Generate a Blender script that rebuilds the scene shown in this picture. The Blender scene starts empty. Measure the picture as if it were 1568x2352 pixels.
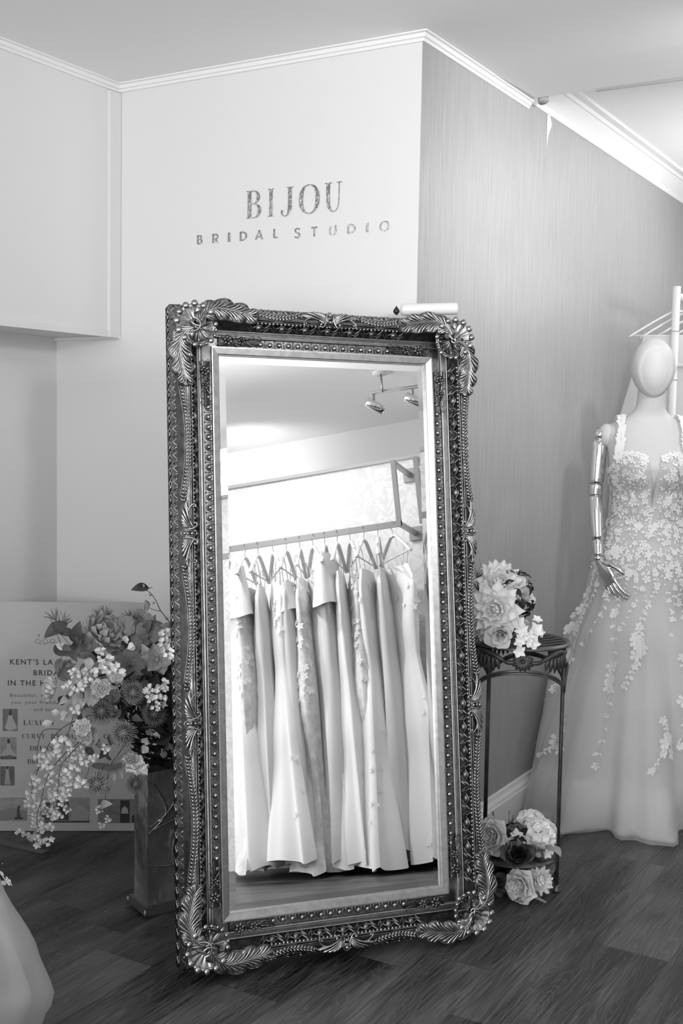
import bpy, bmesh, math, random
from mathutils import Vector, Matrix, Euler
pi = math.pi
R = math.radians
random.seed(7)
S = bpy.context.scene
C = S.collection

# ------------------------------------------------------------------ camera, light, exposure
YAW, PIT, ROLL, FPX = R(30.62265), R(4.39412), R(1.00075), 2662.96
cam = bpy.data.cameras.new('camera'); co = bpy.data.objects.new('camera', cam); C.objects.link(co)
f_ = Vector((-math.sin(YAW)*math.cos(PIT), math.cos(YAW)*math.cos(PIT), -math.sin(PIT)))
r_ = Vector((math.cos(YAW), math.sin(YAW), 0)); u_ = r_.cross(f_)
r2 = r_*math.cos(ROLL) + u_*math.sin(ROLL); u2 = u_*math.cos(ROLL) - r_*math.sin(ROLL)
m = Matrix((r2, u2, -f_)).transposed().to_4x4(); m.translation = Vector((0, 0, 1.4)); co.matrix_world = m
cam.sensor_fit = 'VERTICAL'; cam.sensor_height = 36; cam.sensor_width = 24; cam.lens = FPX/2352*36
cam.clip_start = .05
S.camera = co

w = bpy.data.worlds.new('world'); S.world = w; w.use_nodes = True
w.node_tree.nodes['Background'].inputs[0].default_value = (.9, .9, .9, 1)
w.node_tree.nodes['Background'].inputs[1].default_value = 0.6

def area(name, loc, target, size, power, spread=180, sy=None):
    l = bpy.data.lights.new(name, 'AREA'); l.energy = power; l.shape = 'RECTANGLE'
    l.size = size; l.size_y = sy or size; l.spread = R(spread)
    o = bpy.data.objects.new(name, l); C.objects.link(o); o.location = loc
    o.rotation_euler = (Vector(target)-Vector(loc)).to_track_quat('-Z', 'Y').to_euler()
    return o
def spot(name, loc, target, power, angle=60, blend=.8, rad=.04):
    l = bpy.data.lights.new(name, 'SPOT'); l.energy = power; l.spot_size = R(angle); l.spot_blend = blend
    l.shadow_soft_size = rad
    o = bpy.data.objects.new(name, l); C.objects.link(o); o.location = loc
    o.rotation_euler = (Vector(target)-Vector(loc)).to_track_quat('-Z', 'Y').to_euler()
    return o
area('shop_window_daylight', (-.6, -2.52, 1.5), (-.6, 3, 1.1), 3.8, 62, 180, 1.7)
area('side_soft_fill', (2.14, 3.5, 1.9), (-1.5, 3.7, 1.6), 1.7, 6, 180, .9)  # added soft source for the mannequin's wall shadow; no window opening behind it
area('ceiling_panel_light', (-1.3, .7, 2.47), (-1.3, .7, 0), .9, 2, 180)
spot('wall_wash_spot', (-.20, 3.2, 2.45), (-1.54, 4.05, 2.15), 38, 100, 1, .10)
spot('side_spot', (1.75, .55, 2.30), (-2.7, 2.8, 1.0), 60, 70, 1, .16)
spot('side_spot', (1.6, 1.1, 2.2), (2.2, .9, 2.3), 6, 150, 1, .1)
area('rear_ceiling_panel_light', (-.2, 5.6, 2.57), (-.2, 5.6, 0), .8, 8, 180)
area('rear_ceiling_fill', (-.45, 5.2, 2.05), (-.75, 5.0, 3), .5, 7, 170)  # added fill facing up to brighten the rear ceiling; no cove there
spot('front_ceiling_fill', (-.1, 1.2, 1.9), (-.2, 2.9, 3), 38, 165, 1, .2)  # added fill in mid-air, aimed up to brighten the near ceiling
spot('rail_spot', (-.1, 1.2, 2.4), (.75, 1.65, .95), 34, 110, 1, .05)
S.view_settings.view_transform = 'Standard'; S.view_settings.look = 'None'
S.view_settings.exposure = 1.14; S.view_settings.gamma = 1.0; S.view_settings.use_curve_mapping = False
S.cycles.max_bounces = 10; S.cycles.diffuse_bounces = 5; S.cycles.transparent_max_bounces = 24
S.cycles.sample_clamp_indirect = 6.0

# ------------------------------------------------------------------ materials
def g(v): return (v, v, v, 1)
MATS = {}
def mat(name, base=.5, rough=.5, metal=0., spec=.5, bump=None, var=None, transl=0., alpha=1., sheen=0., sub=0.):
    """bump=(scale, strength, dist, stretch) ; var=(scale, low, high, stretch)"""
    if name in MATS: return MATS[name]
    mt = bpy.data.materials.new(name); mt.use_nodes = True; nt = mt.node_tree; N = nt.nodes; L = nt.links
    b = N['Principled BSDF']; out = N['Material Output']
    b.inputs['Base Color'].default_value = g(base); b.inputs['Roughness'].default_value = rough
    b.inputs['Metallic'].default_value = metal; b.inputs['Specular IOR Level'].default_value = spec
    if sheen: b.inputs['Sheen Weight'].default_value = sheen
    tc = N.new('ShaderNodeTexCoord')
    def noise(scale, stretch, detail=4):
        mp = N.new('ShaderNodeMapping'); mp.inputs['Scale'].default_value = stretch
        L.new(tc.outputs['Object'], mp.inputs[0])
        n = N.new('ShaderNodeTexNoise'); n.inputs['Scale'].default_value = scale; n.inputs['Detail'].default_value = detail
        L.new(mp.outputs[0], n.inputs['Vector']); return n
    if var:
        n = noise(var[0], var[3] if len(var) > 3 else (1, 1, 1))
        r = N.new('ShaderNodeMapRange'); r.inputs[1].default_value = .3; r.inputs[2].default_value = .7
        r.inputs[3].default_value = var[1]; r.inputs[4].default_value = var[2]
        L.new(n.outputs[0], r.inputs[0]); L.new(r.outputs[0], b.inputs['Base Color'])
    if bump:
        n = noise(bump[0], bump[3] if len(bump) > 3 else (1, 1, 1))
        bp = N.new('ShaderNodeBump'); bp.inputs['Strength'].default_value = bump[1]; bp.inputs['Distance'].default_value = bump[2]
        L.new(n.outputs[0], bp.inputs['Height']); L.new(bp.outputs[0], b.inputs['Normal'])
    last = b.outputs[0]
    if transl:
        t = N.new('ShaderNodeBsdfTranslucent'); t.inputs[0].default_value = g(min(1, base))
        x = N.new('ShaderNodeMixShader'); x.inputs[0].default_value = transl
        L.new(last, x.inputs[1]); L.new(t.outputs[0], x.inputs[2]); last = x.outputs[0]
    if alpha < 1:
        t = N.new('ShaderNodeBsdfTransparent'); x = N.new('ShaderNodeMixShader'); x.inputs[0].default_value = alpha
        L.new(t.outputs[0], x.inputs[1]); L.new(last, x.inputs[2]); last = x.outputs[0]
    L.new(last, out.inputs[0])
    MATS[name] = mt; return mt

M_wall = mat('matt white paint', .69, .75, bump=(180, .08, .002))
M_ceil = mat('ceiling paint', .84, .9, bump=(120, .08, .002))
M_trim = mat('white gloss trim', .78, .35, bump=(40, .05, .002))
M_paper = mat('silver striated wallpaper', .40, .42, metal=.25, bump=(1, .4, .002, (1, 420, 11)), var=(1, .33, .46, (1, 400, 7)))
M_damask = mat('pale wallpaper', .8, .6)
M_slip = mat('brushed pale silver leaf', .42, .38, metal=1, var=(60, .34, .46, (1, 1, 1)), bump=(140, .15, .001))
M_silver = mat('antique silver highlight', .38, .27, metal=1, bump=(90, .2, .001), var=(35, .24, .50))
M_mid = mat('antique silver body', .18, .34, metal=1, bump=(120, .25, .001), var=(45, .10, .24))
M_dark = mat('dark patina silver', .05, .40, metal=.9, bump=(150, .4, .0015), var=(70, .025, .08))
M_mirror = mat('mirror glass', .93, 0, metal=1)
M_chrome = mat('polished chrome', .72, .12, metal=1)
M_white = mat('white lacquer', .68, .25)
M_mann = mat('mannequin skin white', .50, .55)
M_black = mat('black', .012, .5)
M_iron = mat('wrought iron brown black', .055, .42, metal=.4, bump=(60, .25, .002), var=(25, .035, .085))
M_ironhi = mat('wrought iron rubbed edge', .11, .38, metal=.5, bump=(60, .25, .002), var=(25, .07, .15))
M_tulle = mat('tulle', .88, .8, transl=.35, alpha=.30)
M_tulle2 = mat('inner tulle', .82, .8, transl=.3, alpha=.45)
M_satin = mat('ivory satin', .74, .38, sheen=.3, bump=(6, .2, .01))
M_crepe = mat('ivory crepe', .68, .6, sheen=.2, bump=(8, .2, .01))
M_lining = mat('gown lining', .62, .6)
M_lace = mat('lace applique', .84, .7, transl=.2, alpha=.9)
M_gem = mat('sequin', .95, .08, metal=1)
M_plinth = mat('pewter satin wrap', .20, .22, metal=.75, bump=(7, 1.0, .05, (1, 1, .45)), var=(9, .22, .55, (1, 1, .3)))
M_board = mat('grey poster board', .45, .55)
M_ink = mat('dark ink', .05, .6)
M_ink2 = mat('grey ink', .13, .6)
M_foil = mat('crinkled silver foil', .52, .22, metal=1, bump=(110, .9, .01), var=(60, .22, .62))
M_foil2 = mat('pale silver foil', .62, .2, metal=1, bump=(160, .8, .006), var=(90, .4, .75))
M_steel = mat('brushed rail steel', .36, .35, metal=.8)
M_hang = mat('pale hanger wood', .74, .5)

def floor_mat():
    mt = bpy.data.materials.new('dark oak planks'); mt.use_nodes = True; nt = mt.node_tree; N = nt.nodes; L = nt.links
    b = N['Principled BSDF']; tc = N.new('ShaderNodeTexCoord'); sp = N.new('ShaderNodeSeparateXYZ'); L.new(tc.outputs['Object'], sp.inputs[0])
    def M(op, a, c=None, v=None):
        n = N.new('ShaderNodeMath'); n.operation = op
        for i, q in enumerate((a, c, v)):
            if q is None: continue
            if isinstance(q, (int, float)): n.inputs[i].default_value = q
            else: L.new(q, n.inputs[i])
        return n.outputs[0]
    PW, PL = .187, 1.22
    xs = M('DIVIDE', M('ADD', sp.outputs[0], 1.867), PW); ix = M('FLOOR', xs); fx = M('SUBTRACT', xs, ix)
    wn = N.new('ShaderNodeTexWhiteNoise'); wn.noise_dimensions = '1D'; L.new(ix, wn.inputs['W'])
    ys = M('ADD', M('DIVIDE', sp.outputs[1], PL), wn.outputs[0]); iy = M('FLOOR', ys); fy = M('SUBTRACT', ys, iy)
    cid = N.new('ShaderNodeCombineXYZ'); L.new(ix, cid.inputs[0]); L.new(iy, cid.inputs[1])
    wn2 = N.new('ShaderNodeTexWhiteNoise'); wn2.noise_dimensions = '3D'; L.new(cid.outputs[0], wn2.inputs['Vector'])
    # grain coordinates shifted per plank
    sh = M('MULTIPLY', wn2.outputs[0], 37.)
    cg = N.new('ShaderNodeCombineXYZ'); L.new(M('MULTIPLY', sp.outputs[0], 11.), cg.inputs[0]); L.new(M('ADD', M('MULTIPLY', sp.outputs[1], 1.15), sh), cg.inputs[1]); L.new(sh, cg.inputs[2])
    n1 = N.new('ShaderNodeTexNoise'); n1.inputs['Scale'].default_value = 1.0; n1.inputs['Detail'].default_value = 1.5; L.new(cg.outputs[0], n1.inputs['Vector'])
    rings = M('SINE', M('MULTIPLY', M('ADD', n1.outputs[0], M('MULTIPLY', fx, .04)), 230.))
    cf = N.new('ShaderNodeCombineXYZ'); L.new(M('MULTIPLY', sp.outputs[0], 170.), cf.inputs[0]); L.new(M('ADD', M('MULTIPLY', sp.outputs[1], 7.), sh), cf.inputs[1])
    n2 = N.new('ShaderNodeTexNoise'); n2.inputs['Scale'].default_value = 1.; n2.inputs['Detail'].default_value = 3; L.new(cf.outputs[0], n2.inputs['Vector'])
    cb = N.new('ShaderNodeCombineXYZ'); L.new(M('MULTIPLY', sp.outputs[0], 7.), cb.inputs[0]); L.new(M('ADD', M('MULTIPLY', sp.outputs[1], 1.6), sh), cb.inputs[1])
    n3 = N.new('ShaderNodeTexNoise'); n3.inputs['Scale'].default_value = 1.; n3.inputs['Detail'].default_value = 2; L.new(cb.outputs[0], n3.inputs['Vector'])
    ringp = M('POWER', M('MAXIMUM', rings, 0.), 3.)
    v = M('ADD', M('MULTIPLY', wn2.outputs[0], .045), .004)
    v = M('ADD', v, M('MULTIPLY', M('SUBTRACT', n3.outputs[0], .46), .22))
    v = M('ADD', v, M('MULTIPLY', ringp, .026)); v = M('ADD', v, M('MULTIPLY', M('SUBTRACT', n2.outputs[0], .43), .16))
    v = M('MAXIMUM', v, .005)
    edge = M('MINIMUM', M('MULTIPLY', M('MINIMUM', fx, M('SUBTRACT', 1., fx)), PW), M('MULTIPLY', M('MINIMUM', fy, M('SUBTRACT', 1., fy)), PL))
    em = M('MINIMUM', M('DIVIDE', edge, .0022), 1.); v = M('MULTIPLY', v, M('ADD', M('MULTIPLY', em, .6), .4))
    L.new(v, b.inputs['Base Color']); b.inputs['Roughness'].default_value = .42
    rr = M('ADD', M('MULTIPLY', n2.outputs[0], .25), .30); L.new(rr, b.inputs['Roughness'])
    bp = N.new('ShaderNodeBump'); bp.inputs['Strength'].default_value = .25; bp.inputs['Distance'].default_value = .002
    L.new(M('ADD', n2.outputs[0], M('ADD', M('MULTIPLY', ringp, .4), em)), bp.inputs['Height']); L.new(bp.outputs[0], b.inputs['Normal'])
    return mt
M_floor = floor_mat()
def damask():
    nt = M_damask.node_tree; N = nt.nodes; L = nt.links; b = N['Principled BSDF']
    tc = N.new('ShaderNodeTexCoord'); v = N.new('ShaderNodeTexNoise'); v.inputs['Scale'].default_value = 11; v.inputs['Distortion'].default_value = 3.5; v.inputs['Detail'].default_value = 1
    L.new(tc.outputs['Object'], v.inputs['Vector']); r = N.new('ShaderNodeMapRange'); r.inputs[1].default_value = .47; r.inputs[2].default_value = .53; r.inputs[3].default_value = .66; r.inputs[4].default_value = .75
    L.new(v.outputs[0], r.inputs[0]); L.new(r.outputs[0], b.inputs['Base Color'])
damask()

# ------------------------------------------------------------------ mesh helpers
class MB:
    def __init__(s): s.v = []; s.f = []; s.flat = set()
    def add(s, vs, fs, M=None, flat=False):
        o = len(s.v)
        s.v += [tuple(M @ Vector(p)) for p in vs] if M is not None else [tuple(p) for p in vs]
        if flat: s.flat.update(range(len(s.f), len(s.f)+len(fs)))
        s.f += [tuple(i+o for i in f) for f in fs]; return s
    def box(s, a, b, M=None):
        x0, y0, z0 = a; x1, y1, z1 = b
        return s.add([(x0,y0,z0),(x1,y0,z0),(x1,y1,z0),(x0,y1,z0),(x0,y0,z1),(x1,y0,z1),(x1,y1,z1),(x0,y1,z1)],
              [(0,3,2,1),(4,5,6,7),(0,1,5,4),(1,2,6,5),(2,3,7,6),(3,0,4,7)], M, True)
    def grid(s, fn, nu, nv, M=None, closeu=False, closev=False, flat=False):
        vs = [fn(i/(nu if closeu else nu), j/(nv)) for i in range(nu+(0 if closeu else 1)) for j in range(nv+(0 if closev else 1))]
        J = nv+(0 if closev else 1); I = nu+(0 if closeu else 1); fs = []
        for i in range(nu):
            for j in range(nv):
                a = (i % I)*J+j % J; b = ((i+1) % I)*J+j % J; c = ((i+1) % I)*J+(j+1) % J; d = (i % I)*J+(j+1) % J
                fs.append((a, b, c, d))
        return s.add(vs, fs, M, flat)
    def tube(s, pts, rad, n=8, M=None, cap=True, flat=1.0):
        """rad number or list; flat squashes the section along the second axis"""
        pts = [Vector(p) for p in pts]; k = len(pts)
        rs = rad if isinstance(rad, (list, tuple)) else [rad]*k
        T = [(pts[min(i+1, k-1)]-pts[max(i-1, 0)]).normalized() for i in range(k)]
        up = Vector((0, 0, 1)) if abs(T[0].z) < .9 else Vector((1, 0, 0))
        nr = T[0].cross(up).normalized(); vs = []
        for i in range(k):
            nr = (nr - T[i]*nr.dot(T[i])); nr = nr.normalized() if nr.length > 1e-6 else T[i].orthogonal().normalized()
            bn = T[i].cross(nr)
            for j in range(n):
                a = 2*pi*j/n; vs.append(pts[i]+nr*math.cos(a)*rs[i]+bn*math.sin(a)*rs[i]*flat)
        fs = [(i*n+j, i*n+(j+1) % n, (i+1)*n+(j+1) % n, (i+1)*n+j) for i in range(k-1) for j in range(n)]
        if cap: fs += [tuple(range(n-1, -1, -1)), tuple((k-1)*n+j for j in range(n))]
        return s.add(vs, fs, M)
    def ell(s, c, r, nu=8, nv=5, M=None, rot=None):
        vs = []; c = Vector(c)
        for j in range(nv+1):
            t = pi*j/nv
            for i in range(nu):
                a = 2*pi*i/nu; p = Vector((r[0]*math.sin(t)*math.cos(a), r[1]*math.sin(t)*math.sin(a), r[2]*math.cos(t)))
                if rot is not None: p = rot @ p
                vs.append(c+p)
        fs = [(j*nu+i, (j+1)*nu+i, (j+1)*nu+(i+1) % nu, j*nu+(i+1) % nu) for j in range(nv) for i in range(nu)]
        return s.add(vs, fs, M)
    def lathe(s, prof, n=24, M=None, arc=2*pi):
        return s.grid(lambda u, v: (prof_at(prof, v)[0]*math.cos(u*arc), prof_at(prof, v)[0]*math.sin(u*arc), prof_at(prof, v)[1]), n, len(prof)-1, M, closeu=(arc == 2*pi))
    def poly(s, pts, M=None, th=None, nrm=(0, 0, 1)):
        """flat polygon, optionally extruded"""
        n = len(pts)
        if th is None: return s.add(pts, [tuple(range(n))], M, True)
        q = [tuple(Vector(p)+Vector(nrm)*th) for p in pts]
        return s.add(list(pts)+q, [tuple(range(n-1, -1, -1)), tuple(range(n, 2*n))]+[(i, (i+1) % n, (i+1) % n+n, i+n) for i in range(n)], M, True)
    def mesh(s, name, weld=False):
        me = bpy.data.meshes.new(name); me.from_pydata(s.v, [], s.f); me.validate()
        if len(me.polygons) == len(s.f):
            for i, p in enumerate(me.polygons): p.use_smooth = i not in s.flat
        else:
            for p in me.polygons: p.use_smooth = True
        me.update(); return me
    def build(s, name, material, parent=None, M=None):
        me = s.mesh(name); me.materials.append(material)
        return place(me, name, parent, M)
def prof_at(p, v):
    return p[int(round(v*(len(p)-1)))]
def place(me, name, parent=None, M=None):
    o = bpy.data.objects.new(name, me); C.objects.link(o)
    if M is not None: o.matrix_local = M
    if parent is not None: o.parent = parent
    return o
def tag(o, label=None, cat=None, group=None, kind=None):
    if label: o['label'] = label
    if cat: o['category'] = cat
    if group: o['group'] = group
    if kind: o['kind'] = kind
    return o
def empty(name, M, label=None, cat=None, group=None):
    o = bpy.data.objects.new(name, None); C.objects.link(o); o.empty_display_size = .1
    o.matrix_world = M if isinstance(M, Matrix) else Matrix.Translation(M)
    return tag(o, label, cat, group)
def struct(name, mb, m): return tag(mb.build(name, m), kind='structure')
def copy_tree(o, parent=None):
    c = o.copy(); C.objects.link(c)
    if parent is not None: c.parent = parent
    for ch in list(o.children): copy_tree(ch, c)
    return c
def catmull(P, n=6):
    P = [Vector(p) for p in P]; out = []
    for i in range(len(P)-1):
        a = P[max(i-1, 0)]; b = P[i]; c = P[i+1]; d = P[min(i+2, len(P)-1)]
        for k in range(n):
            t = k/n; out.append(.5*((2*b)+(c-a)*t+(2*a-5*b+4*c-d)*t*t+(3*b-a-3*c+d)*t**3))
    out.append(P[-1]); return out
def lerp(a, b, t): return a+(b-a)*t
def interp(tab, z):
    if z <= tab[0][0]: return tab[0][1:]
    for a, b in zip(tab, tab[1:]):
        if z <= b[0]:
            t = (z-a[0])/(b[0]-a[0]); t = t*t*(3-2*t)*.5+t*.5
            return tuple(lerp(p, q, t) for p, q in zip(a[1:], b[1:]))
    return tab[-1][1:]
def frame(o, x, y, z):
    m = Matrix((x, y, z)).transposed().to_4x4(); m.translation = Vector(o); return m
def zto(d, roll=0.):
    """rotation that turns +Z to d"""
    return Vector(d).to_track_quat('Z', 'Y').to_matrix() @ Matrix.Rotation(roll, 3, 'Z')

# ------------------------------------------------------------------ room
XC, YB, XL, XBOX, ZC, ZF = -1.54, 3.007, -2.95, -2.667, 2.505, 2.60
struct('floor', MB().box((-3.1, -2.7, -.05), (2.3, 7.1, 0)), M_floor)
b = MB().box((-3.1, -2.7, ZC), (2.3, 3.45, ZC+.04))
b.add([(-3.1,3.45,ZC),(2.3,3.45,ZC),(2.3,3.80,ZC+.008),(-3.1,3.80,ZC+.008),(-3.1,3.45,2.7),(2.3,3.45,2.7),(2.3,3.80,2.7),(-3.1,3.80,2.7)],
      [(0,3,2,1),(4,5,6,7),(0,1,5,4),(1,2,6,5),(2,3,7,6),(3,0,4,7)], flat=True)
struct('ceiling', b, M_ceil)
struct('ceiling_rear', MB().box((-1.7, 3.80, ZF), (2.3, 7.1, ZF+.05)), M_ceil)
struct('wall_back', MB().box((XL-.1, YB, 0), (XC-.0015, YB+.1, ZC)), M_wall)
struct('wall_right', MB().box((XC-.1, YB+.0015, 0), (XC, 7.1, ZF+.02)), M_paper)
struct('wall_left', MB().box((XL-.1, -2.7, 0), (XL, YB, ZC)), M_wall)
struct('wall_end', MB().box((XC, 7.0, 0), (2.3, 7.1, ZF+.02)), M_wall)
struct('wall_far', MB().box((2.2, -2.7, 0), (2.3, 7.1, ZF+.02)), M_wall)
# wall behind the camera with the shop window
b = MB()
b.box((-3.1, -2.7, 0), (2.3, -2.6, .6)); b.box((-3.1, -2.7, 2.4), (2.3, -2.6, ZC))
b.box((-3.1, -2.7, .6), (-2.55, -2.6, 2.4)); b.box((1.35, -2.7, .6), (2.3, -2.6, 2.4))
struct('wall_front', b, M_wall)
b = MB()
for x in (-2.55, -.62, 1.30): b.box((x, -2.69, .6), (x+.05, -2.61, 2.4))
for z in (.6, 2.35): b.box((-2.55, -2.69, z), (1.35, -2.61, z+.05))
struct('window_1', b, M_trim)
b = MB()
for y in (2.62, 4.34): b.box((2.15, y, 1.4), (2.2, y+.04, 2.4))
for z in (1.4, 2.36): b.box((2.15, 2.62, z), (2.2, 4.38, z+.04))
struct('fill_light_frame', b, M_trim)  # unseen frame added around the side fill lamp; the wall behind is solid
# boxed-in cabinet high on the left
struct('wall_boxing', MB().box((XL, .3, 1.69), (XBOX, YB, ZC)), M_wall)
b = MB()
b.box((XBOX, YB-.004-.05, 1.672), (XBOX+.012, YB-.002, ZC-.03))
b.box((XBOX, .3, 1.672), (XBOX+.006, YB-.054, 1.694))
b.box((XL, .3, 1.680), (XBOX, YB-.002, 1.6899))
struct('trim_1', b, M_wall)
b = MB(); b.box((XL, YB-.010, 1.668), (XBOX+.014, YB-.0005, 1.6795)); struct('trim_2', b, M_wall)
# ceiling edge trims
def coving(name, path, prof, m=M_trim):
    """path: (point, outward miter vector) ; prof: (out, z)"""
    b = MB(); n = len(prof)
    vs = [(p[0]+o[0]*a, p[1]+o[1]*a, z) for p, o in path for a, z in prof]
    fs = [(i*n+j, i*n+j+1, (i+1)*n+j+1, (i+1)*n+j) for i in range(len(path)-1) for j in range(n-1)]
    fs += [tuple(range(n)), tuple(range((len(path)-1)*n+n-1, (len(path)-1)*n-1, -1))]
    b.add(vs, fs, flat=True); return struct(name, b, m)
P3 = [(0, ZC-.026), (.007, ZC-.026), (.009, ZC-.018), (.014, ZC-.016), (.016, ZC-.006), (.024, ZC-.004), (.024, ZC), (0, ZC)]
coving('trim_3', [((XBOX+.0, .3), (1, 0)), ((XBOX, YB), (1, -1)), ((XC, YB), (1, -1)), ((XC, 3.80), (1, 0))], P3)
P4 = [(0, 2.505), (.006, 2.505), (.012, 2.525), (.030, 2.548), (.050, 2.572), (.056, 2.574), (.062, 2.585), (.085, 2.588), (.085, ZF), (0, ZF)]
coving('trim_4', [((XC, 3.81), (1, 0)), ((XC, 7.0), (1, 0))], P4)
P5 = [(0, 0), (.024, 0), (.024, .085), (.020, .088), (.018, .098), (.010, .108), (.008, .120), (.004, .124), (0, .124)]
coving('baseboard_right', [((XC, YB+.01), (1, 0)), ((XC, 7.0), (1, 0))], P5)
coving('baseboard_back', [((XL, YB), (1, -1)), ((XC-.01, YB), (1, -1))], [(a*.4, z*.6) for a, z in P5])
struct('ceiling_shadow_line', MB().box((-1.30, 3.7995, ZC+.002), (2.2, 3.803, ZC+.010)), mat('painted shadow line', .22, .8))  # dark strip painted in as the shadow line at the ceiling step
# partition that the gown rails hang on, seen in the mirror
struct('wall_partition', MB().box((1.02, .35, 0), (1.10, 3.6, 1.955)), M_damask)
struct('trim_5', MB().box((1.005, .35, 1.955), (1.115, 3.6, 1.972)), mat('grey capping', .4, .5))
# floor threshold strip
b = MB(); b.box((0, -.014, 0), (1.0, .014, .004)); o = struct('trim_6', b, mat('threshold', .10, .5, bump=(80, .3, .002)))
o.location = (-3.0+.06, 2.643, 0); o.rotation_euler.z = R(3); o.scale.x = .28
# smoke detector stub and torn wallpaper flap at the start of the coving
b = MB(); b.lathe([(0, 0), (.018, 0), (.019, .004), (.019, .012), (0, .012)], 24)
tag(b.build('ceiling_cap', mat('grey plastic', .3, .5), M=Matrix.Translation((-1.497, 3.83, 2.517)) @ zto((.35, -.25, -.9)).to_4x4()), 'small grey round cap tucked at the start of the ceiling coving', 'cap')
b = MB(); b.add([(0, 0, 0), (0, .034, 0), (.012, .018, -.035), (.004, .006, -.075), (0, .003, -.12)], [(0, 1, 2), (0, 2, 3), (0, 3, 4)])
tag(b.build('wallpaper_flap', mat('torn paper back', .62, .6), M=Matrix.Translation((XC+.001, 3.985, 2.505))), 'torn flap of silver wallpaper peeling under the coving', 'wallpaper')

# ------------------------------------------------------------------ lettering
def ribbon(b, pts, ws, th=.0025, M=None, n=6):
    """flat stroke in the local XZ plane with varying width, thick towards -Y"""
    P = catmull([(p[0], 0, p[1]) for p in pts], n) if len(pts) > 2 else [Vector((p[0], 0, p[1])) for p in pts]
    K = len(P); W = []
    for i in range(K):
        t = i/(K-1)*(len(ws)-1); k = min(int(t), len(ws)-2); W.append(lerp(ws[k], ws[k+1], t-k))
    vs = []
    for i in range(K):
        t = (P[min(i+1, K-1)]-P[max(i-1, 0)]).normalized(); nr = Vector((t.z, 0, -t.x))
        for s in (-1, 1):
            q = P[i]+nr*W[i]*.5*s; vs += [(q.x, 0, q.z), (q.x, -th, q.z)]
    fs = []
    for i in range(K-1):
        a = i*4; c = a+4
        fs += [(a+1, a+3, c+3, c+1), (a, c, c+2, a+2), (a, a+1, c+1, c), (a+2, c+2, c+3, a+3)]
    fs += [(0, 2, 3, 1), ((K-1)*4, (K-1)*4+1, (K-1)*4+3, (K-1)*4+2)]
    b.add(vs, fs, M, True)
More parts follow.
